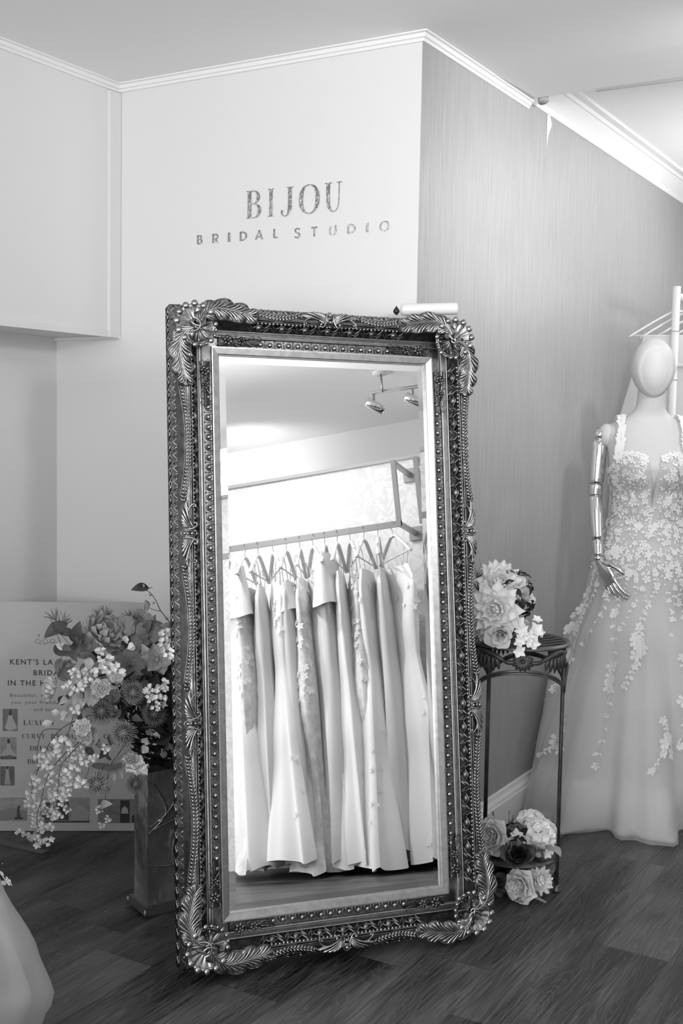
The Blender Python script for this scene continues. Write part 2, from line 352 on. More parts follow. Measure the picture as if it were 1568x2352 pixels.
# serif glyphs: strokes in a unit-height box (points, widths)
TH, TN = .15, .028
SER = {
 'B': [([(.13,0),(.13,1)],[TH,TH]),([(0,.012),(.30,.012)],[TN,TN]),([(0,.988),(.30,.988)],[TN,TN]),
       ([(.13,.988),(.34,.985),(.46,.90),(.50,.76),(.45,.61),(.33,.53),(.15,.52)],[TN,TN,.09,.135,.09,TN,TN]),
       ([(.15,.52),(.36,.52),(.51,.42),(.56,.27),(.50,.11),(.36,.015),(.13,.012)],[TN,TN,.09,.15,.10,TN,TN])],
 'I': [([(.12,0),(.12,1)],[TH,TH]),([(-.02,.012),(.26,.012)],[TN,TN]),([(-.02,.988),(.26,.988)],[TN,TN])],
 'J': [([(.38,1),(.38,.5),(.37,.22),(.30,.04),(.16,-.03),(.06,.05),(.045,.15)],[TH,TH,TH,.09,TN,.05,.09]),([(.05,.13),(.075,.20)],[.10,.05]),([(.24,.988),(.54,.988)],[TN,TN])],
 'O': [([(.34,1.01),(.17,.93),(.07,.72),(.055,.5),(.07,.28),(.17,.07),(.34,-.01),(.51,.07),(.61,.28),(.625,.5),(.61,.72),(.51,.93),(.34,1.01)],[TN,.07,.13,.155,.13,.07,TN,.07,.13,.155,.13,.07,TN])],
 'U': [([(.14,1),(.14,.45),(.17,.20),(.28,.02),(.42,-.015),(.54,.08),(.60,.28),(.61,.6),(.61,1)],[TH,TH,.14,.07,TN,TN,TN,TN,TN]),([(0,.988),(.30,.988)],[TN,TN]),([(.50,.988),(.72,.988)],[TN,TN])],
 'L': [([(.13,0),(.13,1)],[TH,TH]),([(0,.012),(.56,.012)],[TN,TN]),([(0,.988),(.27,.988)],[TN,TN]),([(.55,.0),(.56,.24)],[.07,.03])],
 'X': [([(.10,1),(.62,0)],[TH,TH]),([(.60,1),(.08,0)],[.04,.04]),([(0,.988),(.26,.988)],[TN,TN]),([(.48,.988),(.70,.988)],[TN,TN]),([(0,.012),(.2,.012)],[TN,TN]),([(.48,.012),(.74,.012)],[TN,TN])],
 'R': [([(.13,0),(.13,1)],[TH,TH]),([(0,.012),(.28,.012)],[TN,TN]),([(0,.988),(.2,.988)],[TN,TN]),
       ([(.13,.988),(.36,.985),(.50,.90),(.54,.75),(.48,.60),(.34,.51),(.15,.50)],[TN,TN,.09,.14,.09,TN,TN]),([(.34,.51),(.46,.35),(.56,.05),(.70,.02)],[.10,.14,.12,.04])],
 'Y': [([(.10,1),(.36,.46)],[TH,TH]),([(.62,1),(.36,.46)],[.04,.04]),([(.36,.48),(.36,0)],[TH,TH]),([(0,.988),(.26,.988)],[TN,TN]),([(.50,.988),(.72,.988)],[TN,TN]),([(.22,.012),(.50,.012)],[TN,TN])],
 'C': [([(.60,.72),(.52,.95),(.34,1.01),(.15,.90),(.06,.66),(.055,.40),(.12,.14),(.32,-.01),(.50,.05),(.61,.26)],[.03,.03,.05,.10,.15,.15,.11,.05,.03,.03]),([(.60,.70),(.60,1)],[.03,.03])],
 'V': [([(.10,1),(.36,0)],[TH,TH]),([(.62,1),(.38,0)],[.04,.04]),([(0,.988),(.26,.988)],[TN,TN]),([(.50,.988),(.72,.988)],[TN,TN])],
 'D': [([(.13,0),(.13,1)],[TH,TH]),([(0,.012),(.2,.012)],[TN,TN]),([(0,.988),(.2,.988)],[TN,TN]),([(.13,.988),(.36,.98),(.56,.82),(.63,.5),(.56,.18),(.36,.02),(.13,.012)],[TN,.04,.11,.155,.11,.04,TN])],
 'A': [([(.34,1),(.60,0)],[TH,TH]),([(.34,1),(.08,0)],[.04,.04]),([(.18,.33),(.46,.33)],[TN,TN]),([(0,.012),(.2,.012)],[TN,TN]),([(.46,.012),(.74,.012)],[TN,TN])],
 'T': [([(.34,0),(.34,1)],[TH,TH]),([(.04,.985),(.64,.985)],[.03,.03]),([(.045,.76),(.03,1)],[.03,.05]),([(.635,.76),(.65,1)],[.03,.05]),([(.20,.012),(.48,.012)],[TN,TN])],
 'S': [([(.50,.72),(.44,.94),(.27,1.0),(.11,.90),(.10,.72),(.27,.56),(.44,.42),(.50,.25),(.40,.05),(.22,-.01),(.08,.08),(.03,.30)],[.03,.03,.04,.08,.11,.14,.15,.12,.07,.04,.03,.03])],
 'E': [([(.13,0),(.13,1)],[TH,TH]),([(0,.012),(.54,.012)],[TN,TN]),([(0,.988),(.50,.988)],[TN,TN]),([(.13,.51),(.38,.51)],[TN,TN]),([(.53,0),(.55,.24)],[.05,.03]),([(.49,.78),(.50,1)],[.03,.05]),([(.38,.42),(.38,.60)],[.03,.03])],
 'N': [([(.12,0),(.12,1)],[.05,.05]),([(.10,1),(.60,0)],[TH,TH]),([(.62,0),(.62,1)],[.05,.05]),([(0,.988),(.2,.988)],[TN,TN]),([(.50,.988),(.74,.988)],[TN,TN]),([(0,.012),(.24,.012)],[TN,TN])],
}
W_ = .155
SANS = {
 'B': [([(.08,0),(.08,1)],[W_]*2),([(.08,.93),(.32,.93),(.44,.84),(.44,.66),(.32,.55),(.08,.54)],[W_*.9]*6),([(.08,.54),(.36,.53),(.50,.40),(.50,.20),(.36,.07),(.08,.07)],[W_*.9]*6)],
 'R': [([(.08,0),(.08,1)],[W_]*2),([(.08,.93),(.34,.93),(.50,.82),(.50,.60),(.34,.46),(.08,.45)],[W_*.9]*6),([(.30,.46),(.52,0)],[W_]*2)],
 'I': [([(.08,0),(.08,1)],[W_]*2)],
 'D': [([(.08,0),(.08,1)],[W_]*2),([(.08,.93),(.32,.92),(.56,.74),(.62,.5),(.56,.26),(.32,.08),(.08,.07)],[W_*.9]*7)],
 'A': [([(.36,1),(.02,0)],[W_*.9]*2),([(.36,1),(.70,0)],[W_*.9]*2),([(.16,.28),(.56,.28)],[W_*.8]*2)],
 'L': [([(.08,0),(.08,1)],[W_]*2),([(.08,.07),(.46,.07)],[W_*.9]*2)],
 'S': [([(.48,.84),(.36,.96),(.18,.96),(.06,.80),(.12,.62),(.28,.53),(.44,.44),(.50,.24),(.38,.04),(.18,.03),(.03,.16)],[W_*.9]*11)],
 'T': [([(.30,0),(.30,1)],[W_]*2),([(0,.93),(.60,.93)],[W_*.9]*2)],
 'U': [([(.08,1),(.08,.40),(.14,.14),(.32,.03),(.50,.14),(.56,.40),(.56,1)],[W_*.9]*7)],
 'O': [([(.40,.97),(.16,.84),(.06,.5),(.16,.16),(.40,.03),(.64,.16),(.74,.5),(.64,.84),(.40,.97)],[W_*.9]*9)],
}
def glyph(b, table, ch, x0, z0, h, wd=None, M=None, th=.0015):
    gl = table[ch]; xs = [p[0] for st in gl for p in st[0]]; mx = max(xs)+.06
    sx = h if wd is None else wd/mx
    T = Matrix.Translation((x0, 0, z0)) @ Matrix.Diagonal((sx, 1, h, 1))
    if M is not None: T = M @ T
    for i, (p, ws) in enumerate(gl): ribbon(b, p, ws, th+i*.00012, T)
    return mx*sx
sg = empty('wall_sign', Matrix.Translation((-2.143, YB-.0005, 2.03)), 'large silver foil serif letters reading BIJOU on the white wall', 'wall sign')
for ch, x0, x1 in [('B',-2.143,-2.087),('I',-2.060,-2.036),('J',-2.014,-1.962),('O',-1.946,-1.876),('U',-1.856,-1.793)]:
    b = MB(); glyph(b, SER, ch, 0, 0, .084, x1-x0); b.build('letter_'+ch.lower(), M_foil, sg, Matrix.Translation((x0+2.143, 0, 0)))
sg = empty('wall_sign', Matrix.Translation((-2.335, YB-.0005, 1.963)), 'small silver foil capitals reading BRIDAL STUDIO below the large letters', 'wall sign')
for ch, x0, x1 in [('B',-2.335,-2.315),('R',-2.274,-2.251),('I',-2.213,-2.205),('D',-2.167,-2.140),('A',-2.107,-2.079),('L',-2.040,-2.022),('S',-1.962,-1.942),('T',-1.902,-1.880),('U',-1.839,-1.814),('D',-1.776,-1.748),('I',-1.712,-1.705),('O',-1.667,-1.634)]:
    b = MB(); glyph(b, SANS, ch, 0, 0, .029, x1-x0); b.build('letter_'+ch.lower(), M_foil2 if x0 > -1.9 else M_foil, sg, Matrix.Translation((x0+2.335, 0, -.004 if x0 > -2 else 0)))

# ------------------------------------------------------------------ poster board on the floor at the left
pe = Vector((.835, .551, 0)).normalized(); pn = Vector((pe.y, -pe.x, 0)); lean = R(1.5)
pu = Vector((0, 0, math.cos(lean)))-pn*math.sin(lean); pn2 = pe.cross(pu)
PF = frame((-2.935, 2.715, 0), pe, -pn2, pu)
pb = empty('poster_board', PF, 'grey printed bridal studio poster board standing on the floor behind the flowers', 'poster')
b = MB(); b.box((.003, 0, .002), (.485, .006, .783)); b.build('board', M_board, pb)
def btext(s, x, z, cap, width=None, mt=M_ink, bold=0., space=1.0):
    cu = bpy.data.curves.new('t', 'FONT'); cu.body = s; cu.size = 1; cu.space_character = space; cu.offset = bold; cu.resolution_u = 3
    ob = bpy.data.objects.new('t', cu); C.objects.link(ob); dg = bpy.context.evaluated_depsgraph_get(); dg.update()
    me = bpy.data.meshes.new_from_object(ob.evaluated_get(dg)); C.objects.unlink(ob); bpy.data.objects.remove(ob); bpy.data.curves.remove(cu)
    xs = [v.co.x for v in me.vertices]; k = cap/.69; kx = k if width is None else width/(max(xs)-min(xs)); mn = min(xs)
    for v in me.vertices: v.co = Vector((x+(v.co.x-mn)*kx, -.0006, z+v.co.y*k))
    me.materials.clear(); me.materials.append(mt)
    for p in me.polygons: p.use_smooth = False
    me.name = 'printed_text'; return place(me, 'printed_text', pb)
for s, x, z, cap, wd, bo, sp in [("KENT'S LA", .038, .571, .0175, .143, .018, 1.25), ("BRIDAL B", .116, .5345, .0175, .128, .018, 1.25), ("IN THE HE", .031, .4995, .0175, .140, .018, 1.25)]:
    btext(s, x, z, cap, wd, M_ink, bo, sp)
for s, x, z, cap, wd in [("Beautiful, wa", .038, .4605, .012, .126), ("you, your friend", .041, .437, .012, .148), ("and enjoy", .118, .413, .012, .083), ("B", .131, .6655, .009, .006)]:
    btext(s, x, z, cap, wd, M_ink2, .002, 1.2)
for s, x, z, wd in [('LUXURY', .083, .365, .106), ('CURVY BRIDAL', .079, .3195, .190), ('CTIO', .352, .3195, .062), ('DRESS', .105, .278, .078), ('BRI', .097, .233, .042)]:
    b = MB(); n = len(s); st = wd/(n-.15)
    for i, ch in enumerate(s):
        if ch != ' ': glyph(b, SER, ch, x+i*st, z, .0158, st*.84*(.45 if ch == 'I' else 1), th=.0006)
    tag(b.build('serif_text', M_ink, pb), kind='stuff')
b = MB()
for cx in (.131, .155, .179): b.tube([(cx+.008*math.cos(a*pi/10), -.0004, .650+.007*math.sin(a*pi/10)) for a in range(21)], .0006, 4)
b.tube(catmull([(.131, -.0004, .643), (.150, -.0004, .641), (.17, -.0004, .6465), (.19, -.0004, .645)], 5), .0005, 4)
b.build('printed_logo', M_ink2, pb)
def pic(x0, z0, x1, z1, bg, kind):
    W, H = x1-x0, z1-z0; pp = MB().box((0, -.0005, 0), (W, 0, H)).build('printed_photo', mat('print grey %.2f' % bg, bg, .6, var=(40, bg*.8, bg*1.2)), pb, Matrix.Translation((x0, 0, z0)))
    def sh(pts, v, d=.0009): MB().poly([(p[0]*W, -d, p[1]*H) for p in pts]).build('figure', mat('print grey %.2f' % v, v, .6), pp)
    if kind == 'gown':
        for k in range(5): sh([(0, .62+.07*k), (1, .60+.07*k), (1, .615+.07*k), (0, .635+.07*k)], bg*.6, .0006)
        sh([(.40,.72),(.62,.72),(.70,.55),(.93,.2),(.95,.12),(.6,.05),(.5,.0),(.35,.05),(.15,.14),(.30,.45)], .42)
        sh([(.44,.70),(.40,.82),(.46,.98),(.58,.98),(.62,.82),(.58,.70)], .06, .0011)
    elif kind == 'gown2':
        sh([(0,0),(1,0),(1,.1),(.6,.2),(0,.12)], .07); sh([(.42,.75),(.62,.75),(.66,.5),(.98,.18),(.7,.05),(.2,.06),(.05,.22),(.36,.48)], .38)
        sh([(.45,.72),(.42,.88),(.52,.95),(.62,.88),(.60,.72)], .05, .0011)
    elif kind == 'gown3':
        sh([(.40,.9),(.58,.9),(.64,.5),(.72,.05),(.3,.05),(.36,.5)], .33); sh([(.42,.86),(.42,.98),(.56,.98),(.56,.86)], .05, .0011)
    elif kind == 'room':
        sh([(0,.05),(1,.05),(1,.42),(.5,.55),(0,.42)], .22); sh([(.55,.08),(.85,.08),(.85,.16),(.55,.16)], .04, .0011); sh([(.62,.16),(.78,.16),(.72,.5),(.76,.62),(.70,.68),(.64,.6)], .07, .0013)
        sh([(.0,.5),(.12,.45),(.12,.95),(.0,.98)], .3, .0013)
    elif kind == 'arch':
        sh([(.05,.1),(.2,.1),(.2,.95),(.05,.95)], .06); sh([(.33,.1),(.58,.1),(.58,.95),(.33,.95)], .05); sh([(.0,.0),(1,.0),(1,.07),(0,.07)], .05, .0011)
        sh([(.62,.08),(.98,.08),(.96,.5),(.8,.75),(.66,.5)], .32)
    else:
        sh([(0,0),(.5,0),(.5,.35),(0,.35)], .2); sh([(.6,.02),(.85,.02),(.85,.95),(.6,.95)], .03); sh([(.62,.4),(.82,.4),(.80,.6),(.72,.72),(.64,.6)], .4, .0011); sh([(.92,.02),(1,.02),(.98,.35),(.92,.3)], .03)
pic(.014, .344, .064, .420, .17, 'gown'); pic(.006, .248, .060, .323, .26, 'gown2'); pic(.006, .158, .054, .224, .12, 'gown3')
pic(.004, .036, .096, .117, .28, 'room'); pic(.139, .031, .306, .117, .27, 'arch'); pic(.334, .029, .459, .112, .18, 'man')

# ------------------------------------------------------------------ ornate leaning mirror
HU, HV, HB = .298, .7205, .868
mex = Vector((.6269, .7791, -.0098)); mez = Vector((-.1119, .1025, .9884)); mez = (mez-mex*mez.dot(mex)/mex.length_squared).normalized(); mex.normalize(); mn = mex.cross(mez)
MF = frame(Vector((-1.590, 2.641, .8575))-mez*HB, mex, -mn, mez)
mir = empty('ornate_mirror', MF, 'tall leaning floor mirror in an ornate antique silver frame', 'mirror')
def loc(u, v, w): return (u, -w, v+HB)
def side(k, s, d, w):
    if k == 0: return loc(s, HV+d, w)
    if k == 1: return loc(HU+d, s, w)
    if k == 2: return loc(s, -HV-d, w)
    return loc(-HU-d, s, w)
def sweep(prof, name, m, flat=False):
    b = MB(); n = len(prof)
    for k in range(4):
        H = HU if k in (0, 2) else HV
        vs = [side(k, sg_*(H+d), d, w_) for sg_ in (-1, 1) for d, w_ in prof]
        fs = [(j, j+1, n+j+1, n+j) if k in (1, 2) else (j, n+j, n+j+1, j+1) for j in range(n-1)]
        b.add(vs, fs, None, flat)
    o = b.build(name, m, mir); return o
def prof_smooth(p, n=3): return [(q.x, q.y) for q in catmull([(a, c, 0) for a, c in p], n)]
# bevelled glass
b = MB(); bw, bd = .020, .0010
xs = (-HU-.003, -HU+bw, HU-bw, HU+.003); zs = (-HV-.003, -HV+bw, HV-bw, HV+.003)
b.add([loc(x, z, (0 if 0 < i < 3 and 0 < j < 3 else -bd)) for i, x in enumerate(xs) for j, z in enumerate(zs)],
      [(5, 9, 10, 6), (0, 4, 5), (0, 5, 1), (1, 5, 6, 2), (2, 6, 3), (3, 6, 7), (4, 8, 9, 5), (6, 10, 11, 7), (8, 12, 9), (9, 12, 13), (9, 13, 14, 10), (10, 14, 15), (10, 15, 11)], flat=True)
b.build('mirror_glass', M_mirror, mir)
sweep([(0, -.004), (0, .009), (.002, .011), (.017, .015), (.020, .015), (.021, .008)], 'inner_slip', M_slip, True)
sweep([(.021, .007), (.043, .008)], 'bead_band_ground', M_mid)
sweep(prof_smooth([(.0425, .008), (.0435, .015), (.046, .018), (.0485, .016), (.050, .012)])+[(.0502, .0118), (.0575, .0135)]+prof_smooth([(.0575, .013), (.0585, .020), (.0605, .022), (.0625, .020), (.064, .015)]), 'reeded_moulding', M_slip)
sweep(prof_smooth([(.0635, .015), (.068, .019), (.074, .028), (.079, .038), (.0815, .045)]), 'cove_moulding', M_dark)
sweep(prof_smooth([(.0812, .044), (.0825, .050), (.0845, .051), (.0865, .048)])+prof_smooth([(.0865, .047), (.088, .052), (.090, .0525), (.0925, .050)]), 'top_reed_moulding', M_mid)
sweep(prof_smooth([(.092, .050), (.098, .049), (.106, .043), (.113, .030), (.118, .016), (.124, .008), (.128, .004)]), 'outer_moulding', M_mid)
sweep([(.128, .004), (.128, -.046)], 'side_board', M_mid, True)
MB().box((-HU-.128, .0045, HB-HV-.128), (HU+.128, .046, HB+HV+.128)).build('back_board', M_black, mir)
# pearl band : pearl in a small horseshoe, fret of little leaves between
for k in range(4):
    pearl, shoe = MB(), MB()
    H = (HU if k in (0, 2) else HV)-.115
    n = int(2*H/.0258); st = 2*H/n
    for i in range(n+1):
        s = -H+i*st; c = Vector(side(k, s, .031, .011)); pearl.ell(c, (.0068, .0068, .0068), 9, 7)
        pts = []
        for a in range(7):
            t = pi*a/6; pts.append(side(k, s+.0088*math.cos(t), .026+.0125*math.sin(t), .0105))
        pts = [side(k, s+.0088, .0225, .0095)]+pts+[side(k, s-.0088, .0225, .0095)]
        shoe.tube(pts, .0018, 5, cap=False)
        if i < n:
            shoe.ell(side(k, s+st/2, .040, .0095), (.0024,)*3, 5, 4); shoe.ell(side(k, s+st/2, .0345, .0095), (.0014,)*3, 5, 4)
            shoe.tube([side(k, s+st/2, .0235, .0095), side(k, s+st/2, .032, .0098)], .001, 4)
    pearl.build('pearl_beading', M_silver, mir); shoe.build('horseshoe_fret', M_mid, mir)
# cove : large eggs wrapped by curling leaves, running along all four sides
def cove(k, s, q, h=0.):   # q 0..1 across the cove, h = lift off the surface
    d = lerp(.066, .081, q); w_ = lerp(.0185, .043, q**1.1); return side(k, s, d-h*.86, w_+h*.5)
for k in range(4):
    egg, curl, fl = MB(), MB(), MB()
    H = (HU if k in (0, 2) else HV)-.04; n = int(2*H/.0640); st = 2*H/n
    for i in range(n+1):
        s = -H+i*st
        if abs(s) > H-.03 and k in (0, 2): continue
        egg.ell(cove(k, s, .48, .001), (.0095, .0095, .0095) if k not in (1, 3) else (.0085, .0095, .0125), 9, 7)
        for sg_ in (-1, 1):
            curl.tube([cove(k, s+sg_*.016*math.sin(a*pi/8*1.15), .02+.9*(a/8)**.9, .003) for a in range(9)], [.0012+.0012*math.sin(a*pi/8) for a in range(9)], 5)
            for q0, q1, sp in ((.0, .55, .030), (.15, .85, .026), (.5, 1., .030)):
                curl.tube([cove(k, s+sg_*lerp(.016, sp, t/4), q0+(q1-q0)*(t/4)**1.6, .0028-.002*t/4) for t in range(5)], [.0022, .003, .0028, .002, .0006], 5)
        for j in range(6):
            fl.ell(side(k, s+(j-2.5)*st/6, .0812+.0008*math.sin(j*2.1), .0455), (.0042, .0025, .0042), 5, 4)
    curl.v, curl.f = curl.v+egg.v, curl.f+[tuple(q+len(curl.v) for q in f) for f in egg.f]; curl.build('egg_and_leaf_band', M_mid, mir); fl.build('scalloped_lip', M_silver, mir)
# raised side relief of the outer edge
for k in range(4):
    rel = MB()
    H = (HU if k in (0, 2) else HV)+.12; n = int(2*H/.034); st = 2*H/n
    for i in range(n):
        s = -H+(i+.5)*st
        def sd(ds, q, h=0.):
            return side(k, s+ds, .1285+h, -.042+q*.085) if q < .55 else side(k, s+ds, .1285-(q-.55)*.034, .005+(q-.55)*.030+h)
        for j in range(5): rel.ell(sd((j-2)*.0036, .52-.05*abs(j-2), .0005), (.0016, .0028, .0028) if k in (1, 3) else (.0016, .0028, .0016), 5, 4)
        rel.tube([sd(-.016, .15), sd(-.006, .45, .002), sd(.004, .22, .001), (sd(.016, .54, .001))], .0017, 4); rel.tube([sd(-.017, .60, .001), sd(-.006, .95, .001), sd(.006, .62, .001), sd(.015, .92, .001)], .0015, 4); rel.ell(sd(.010, .80, .001), (.0025,)*3, 5, 4)
        rel.tube([sd(-.015, .85), sd(-.004, .30, .0015), sd(.009, .05)], .0012, 4)
    rel.build('edge_relief', M_silver, mir)
# herringbone rope swags between the ornaments
ORN_V = (.247, -.231)
def segs(k):
    if k in (0, 2): return [(-.205, -.085), (.085, .205)]
    return [(-.640, -.316), (-.146, .162), (.332, .640)]
for k in range(4):
    amp = .012 if k in (0, 2) else .016; de = .108 if k in (0, 2) else .109
    for a, c in segs(k):
        rope, swag = MB(), MB(); Lg = c-a; n = int(Lg/.0090)
        P = lambda t: (a+Lg*t, de-amp*math.sin(pi*t), .046+.0055*math.sin(pi*t))
        for i in range(n+1):
            t = i/n; s, d, w_ = P(t); sg1 = 1 if k in (0, 1) else 1
            for e in (-1, 1):
                ang = e*R(38); c0 = Vector(side(k, s, d+e*.0034, w_))
                p0 = Vector(side(k, s-.0042*math.cos(ang), d+e*.0004, w_+.0022)); p1 = Vector(side(k, s+.0060, d+e*.0088, w_-.0010))
                mid_ = (p0+p1)/2+Vector((0, -.0012, 0)); rope.tube([p0, mid_, p1], [.0014, .0030, .0012], 6)
        swag.tube([side(k, P(t/14)[0], P(t/14)[1], P(t/14)[2]-.003) for t in range(15)], .0042, 6)
        for e in (-1, 1): swag.tube([side(k, P(t/14)[0], P(t/14)[1]+e*.0092, P(t/14)[2]-.0035) for t in range(15)], .0016, 5)
        for t in (0, 1): s, d, w_ = P(t); swag.ell(side(k, s, d-.002, w_+.001), (.006,)*3, 7, 5)
        rope.build('herringbone_rope', M_silver, mir); swag.build('swag_moulding', M_mid, mir)

# --- ornament builders (in mirror plane coordinates)
def V3(u, v, w): return Vector(loc(u, v, w))
def acanthus(spine, W, base, height, nlobe, name, fu, fv, roll=0., m=M_silver, ns=110, nt=22):
    """leaf relief along a spine of (u,v); lobed outline, midrib, veins sweeping to each lobe"""
    P = catmull([(p[0], p[1], 0) for p in spine], 12); K = len(P)
    b = MB()
    def at(s):
        x = s*(K-1); i = min(int(x), K-2); return P[i].lerp(P[i+1], x-i), (P[i+1]-P[i]).normalized()
    def fn(a, c):
        s = a; t = c*2-1
        p, tg = at(s); nr = Vector((-tg.y, tg.x, 0))
        lob = abs(math.sin(pi*nlobe*s+(.6 if t > 0 else 0)))
        hw = W*(.30+.78*math.sin(pi*min(1, s*.94+.03))**.75)*(.80+.26*lob**.7)
        if s > .93: hw *= max(.25, 1-(s-.93)*8)
        s2 = s+.05*t*t*0; ph = nlobe*2*(s-.42*abs(t))
        vein = abs(math.sin(pi*ph)); rib = math.exp(-(t/.10)**2)
        ruf = (abs(t)**3)*(.9*lob-.25)
        h = base+height*(.52*(1-abs(t)**1.7)+.10*vein*abs(t)+.40*rib*(1-.5*s)+.62*ruf)+roll*(s-.5)**2*4*(.5 if s < .5 else 1.)
        if abs(t) > .999: h = base-.002
        if s < .015 or s > .985: h = base
        q = p+nr*hw*t
        return loc(fu*q.x, fv*q.y, h)
    b.grid(fn, ns, nt)
    # curled tip beads and rim line
    rim = []
    for e in (-1, 1):
        pts = []
        for i in range(0, ns*2+1):
            s = i/(ns*2); x = fn(s, .5+e*.455); pts.append((x[0], x[1]-.001, x[2]))
        b.tube(pts, [.0004+.0016*abs(math.sin(pi*nlobe*i/(ns*2)+(.6 if e > 0 else 0)))**1.5 for i in range(len(pts))], 5, cap=False)
    base_leaf = b.build(name, M_mid, mir); b = MB()
    nf = nlobe*3
    for k in range(nf):
        s0 = .02+.80*k/nf
        for e in (-1, 1):
            lobd = abs(math.sin(pi*nlobe*min(.97, s0+.17)+(.6 if e > 0 else 0)))
            pts = []
            for j in range(9):
                tt = j/8; x = fn(min(.975, s0+.20*tt**.75-.03*tt*tt), .5+e*(.02+(.40+.05*lobd)*tt**1.25)); pts.append((x[0], x[1]-.0012-.0016*math.sin(pi*tt), x[2]))
            r0 = .0019+.0013*lobd
            b.tube(pts, [r0*q for q in (.35, .6, .8, .95, 1.05, 1.15, 1.15, .95, .4)], 6, cap=False)
    mid_ = [(x[0], x[1]-.001, x[2]) for x in (fn(i/24, .5) for i in range(1, 23))]
    b.tube(mid_, [.0026-.0018*i/21 for i in range(22)], 6)
    b.build('leaf_veins', m, base_leaf); return base_leaf
def shell(cu, cv, rad, a0, a1, base, height, nr, nb, name, fu, fv, inner=False):
    b = MB()
    def fn(x, y):
        a = lerp(a0, a1, x); r = rad*(.10+.90*y)*(1+.05*abs(math.sin(nb*pi*x))*y)
        h = base+height*(.15+.75*y**1.5)+.0036*abs(math.cos(nr*pi*x))**.6*min(1, y*2)*(1-.3*y)-(.007 if inner else .004)*math.sin(pi*y)
        if y > .97: h -= .004
        return loc(fu*(cu+r*math.cos(a)), fv*(cv+r*math.sin(a)), h)
    b.grid(fn, 60, 12)
    o = b.build(name, M_silver if not inner else M_mid, mir)
    b = MB()
    for i in range(nb):
        x = (i+.5)/nb; p = Vector(fn(x, .95)); a = lerp(a0, a1, x)
        q = (.0090, .0055, .0090) if not inner else (.0052+.0022*(i % 3 == 0), .005, .0052+.0022*(i % 3 == 0)); b.ell(p+Vector((0, -.0015, 0)), q, 8, 6)
    b.tube([Vector(fn(i/30, .82))+Vector((0, -.0006, 0)) for i in range(31)], .0015, 5)
    if inner:
        for i in range(5):
            a = .5+(i-2)*.17; pts = [Vector(fn(a, .15+.12*j))+Vector((0, -.0025, 0)) for j in range(6)]
            b.tube(pts, [.0008, .0016, .0024, .0030, .0030, .0014], 6)
            if i < 4: b.ell(Vector(fn(a+.085, .60-.12*(i % 2)))+Vector((0, -.003, 0)), (.0022,)*3, 6, 5)
    else:
        for i in range(1, nr*2):
            pts = [Vector(fn(i/(nr*2), .1+.14*j))+Vector((0, -.0006, 0)) for j in range(6)]; b.tube(pts, [.0004, .0006, .0008, .0009, .0009, .0003], 4)
    b.build('bead_rim', M_silver, o); return o
def scroll(b, cu, cv, pts, rad, fu, fv, n=6):
    P = catmull([(p[0], p[1], p[2]) for p in pts], 6)
    K = len(P); b.tube([loc(fu*(cu+p.x), fv*(cv+p.y), p.z) for p in P], [lerp(rad[0], rad[1], i/(K-1)) for i in range(K)], n)
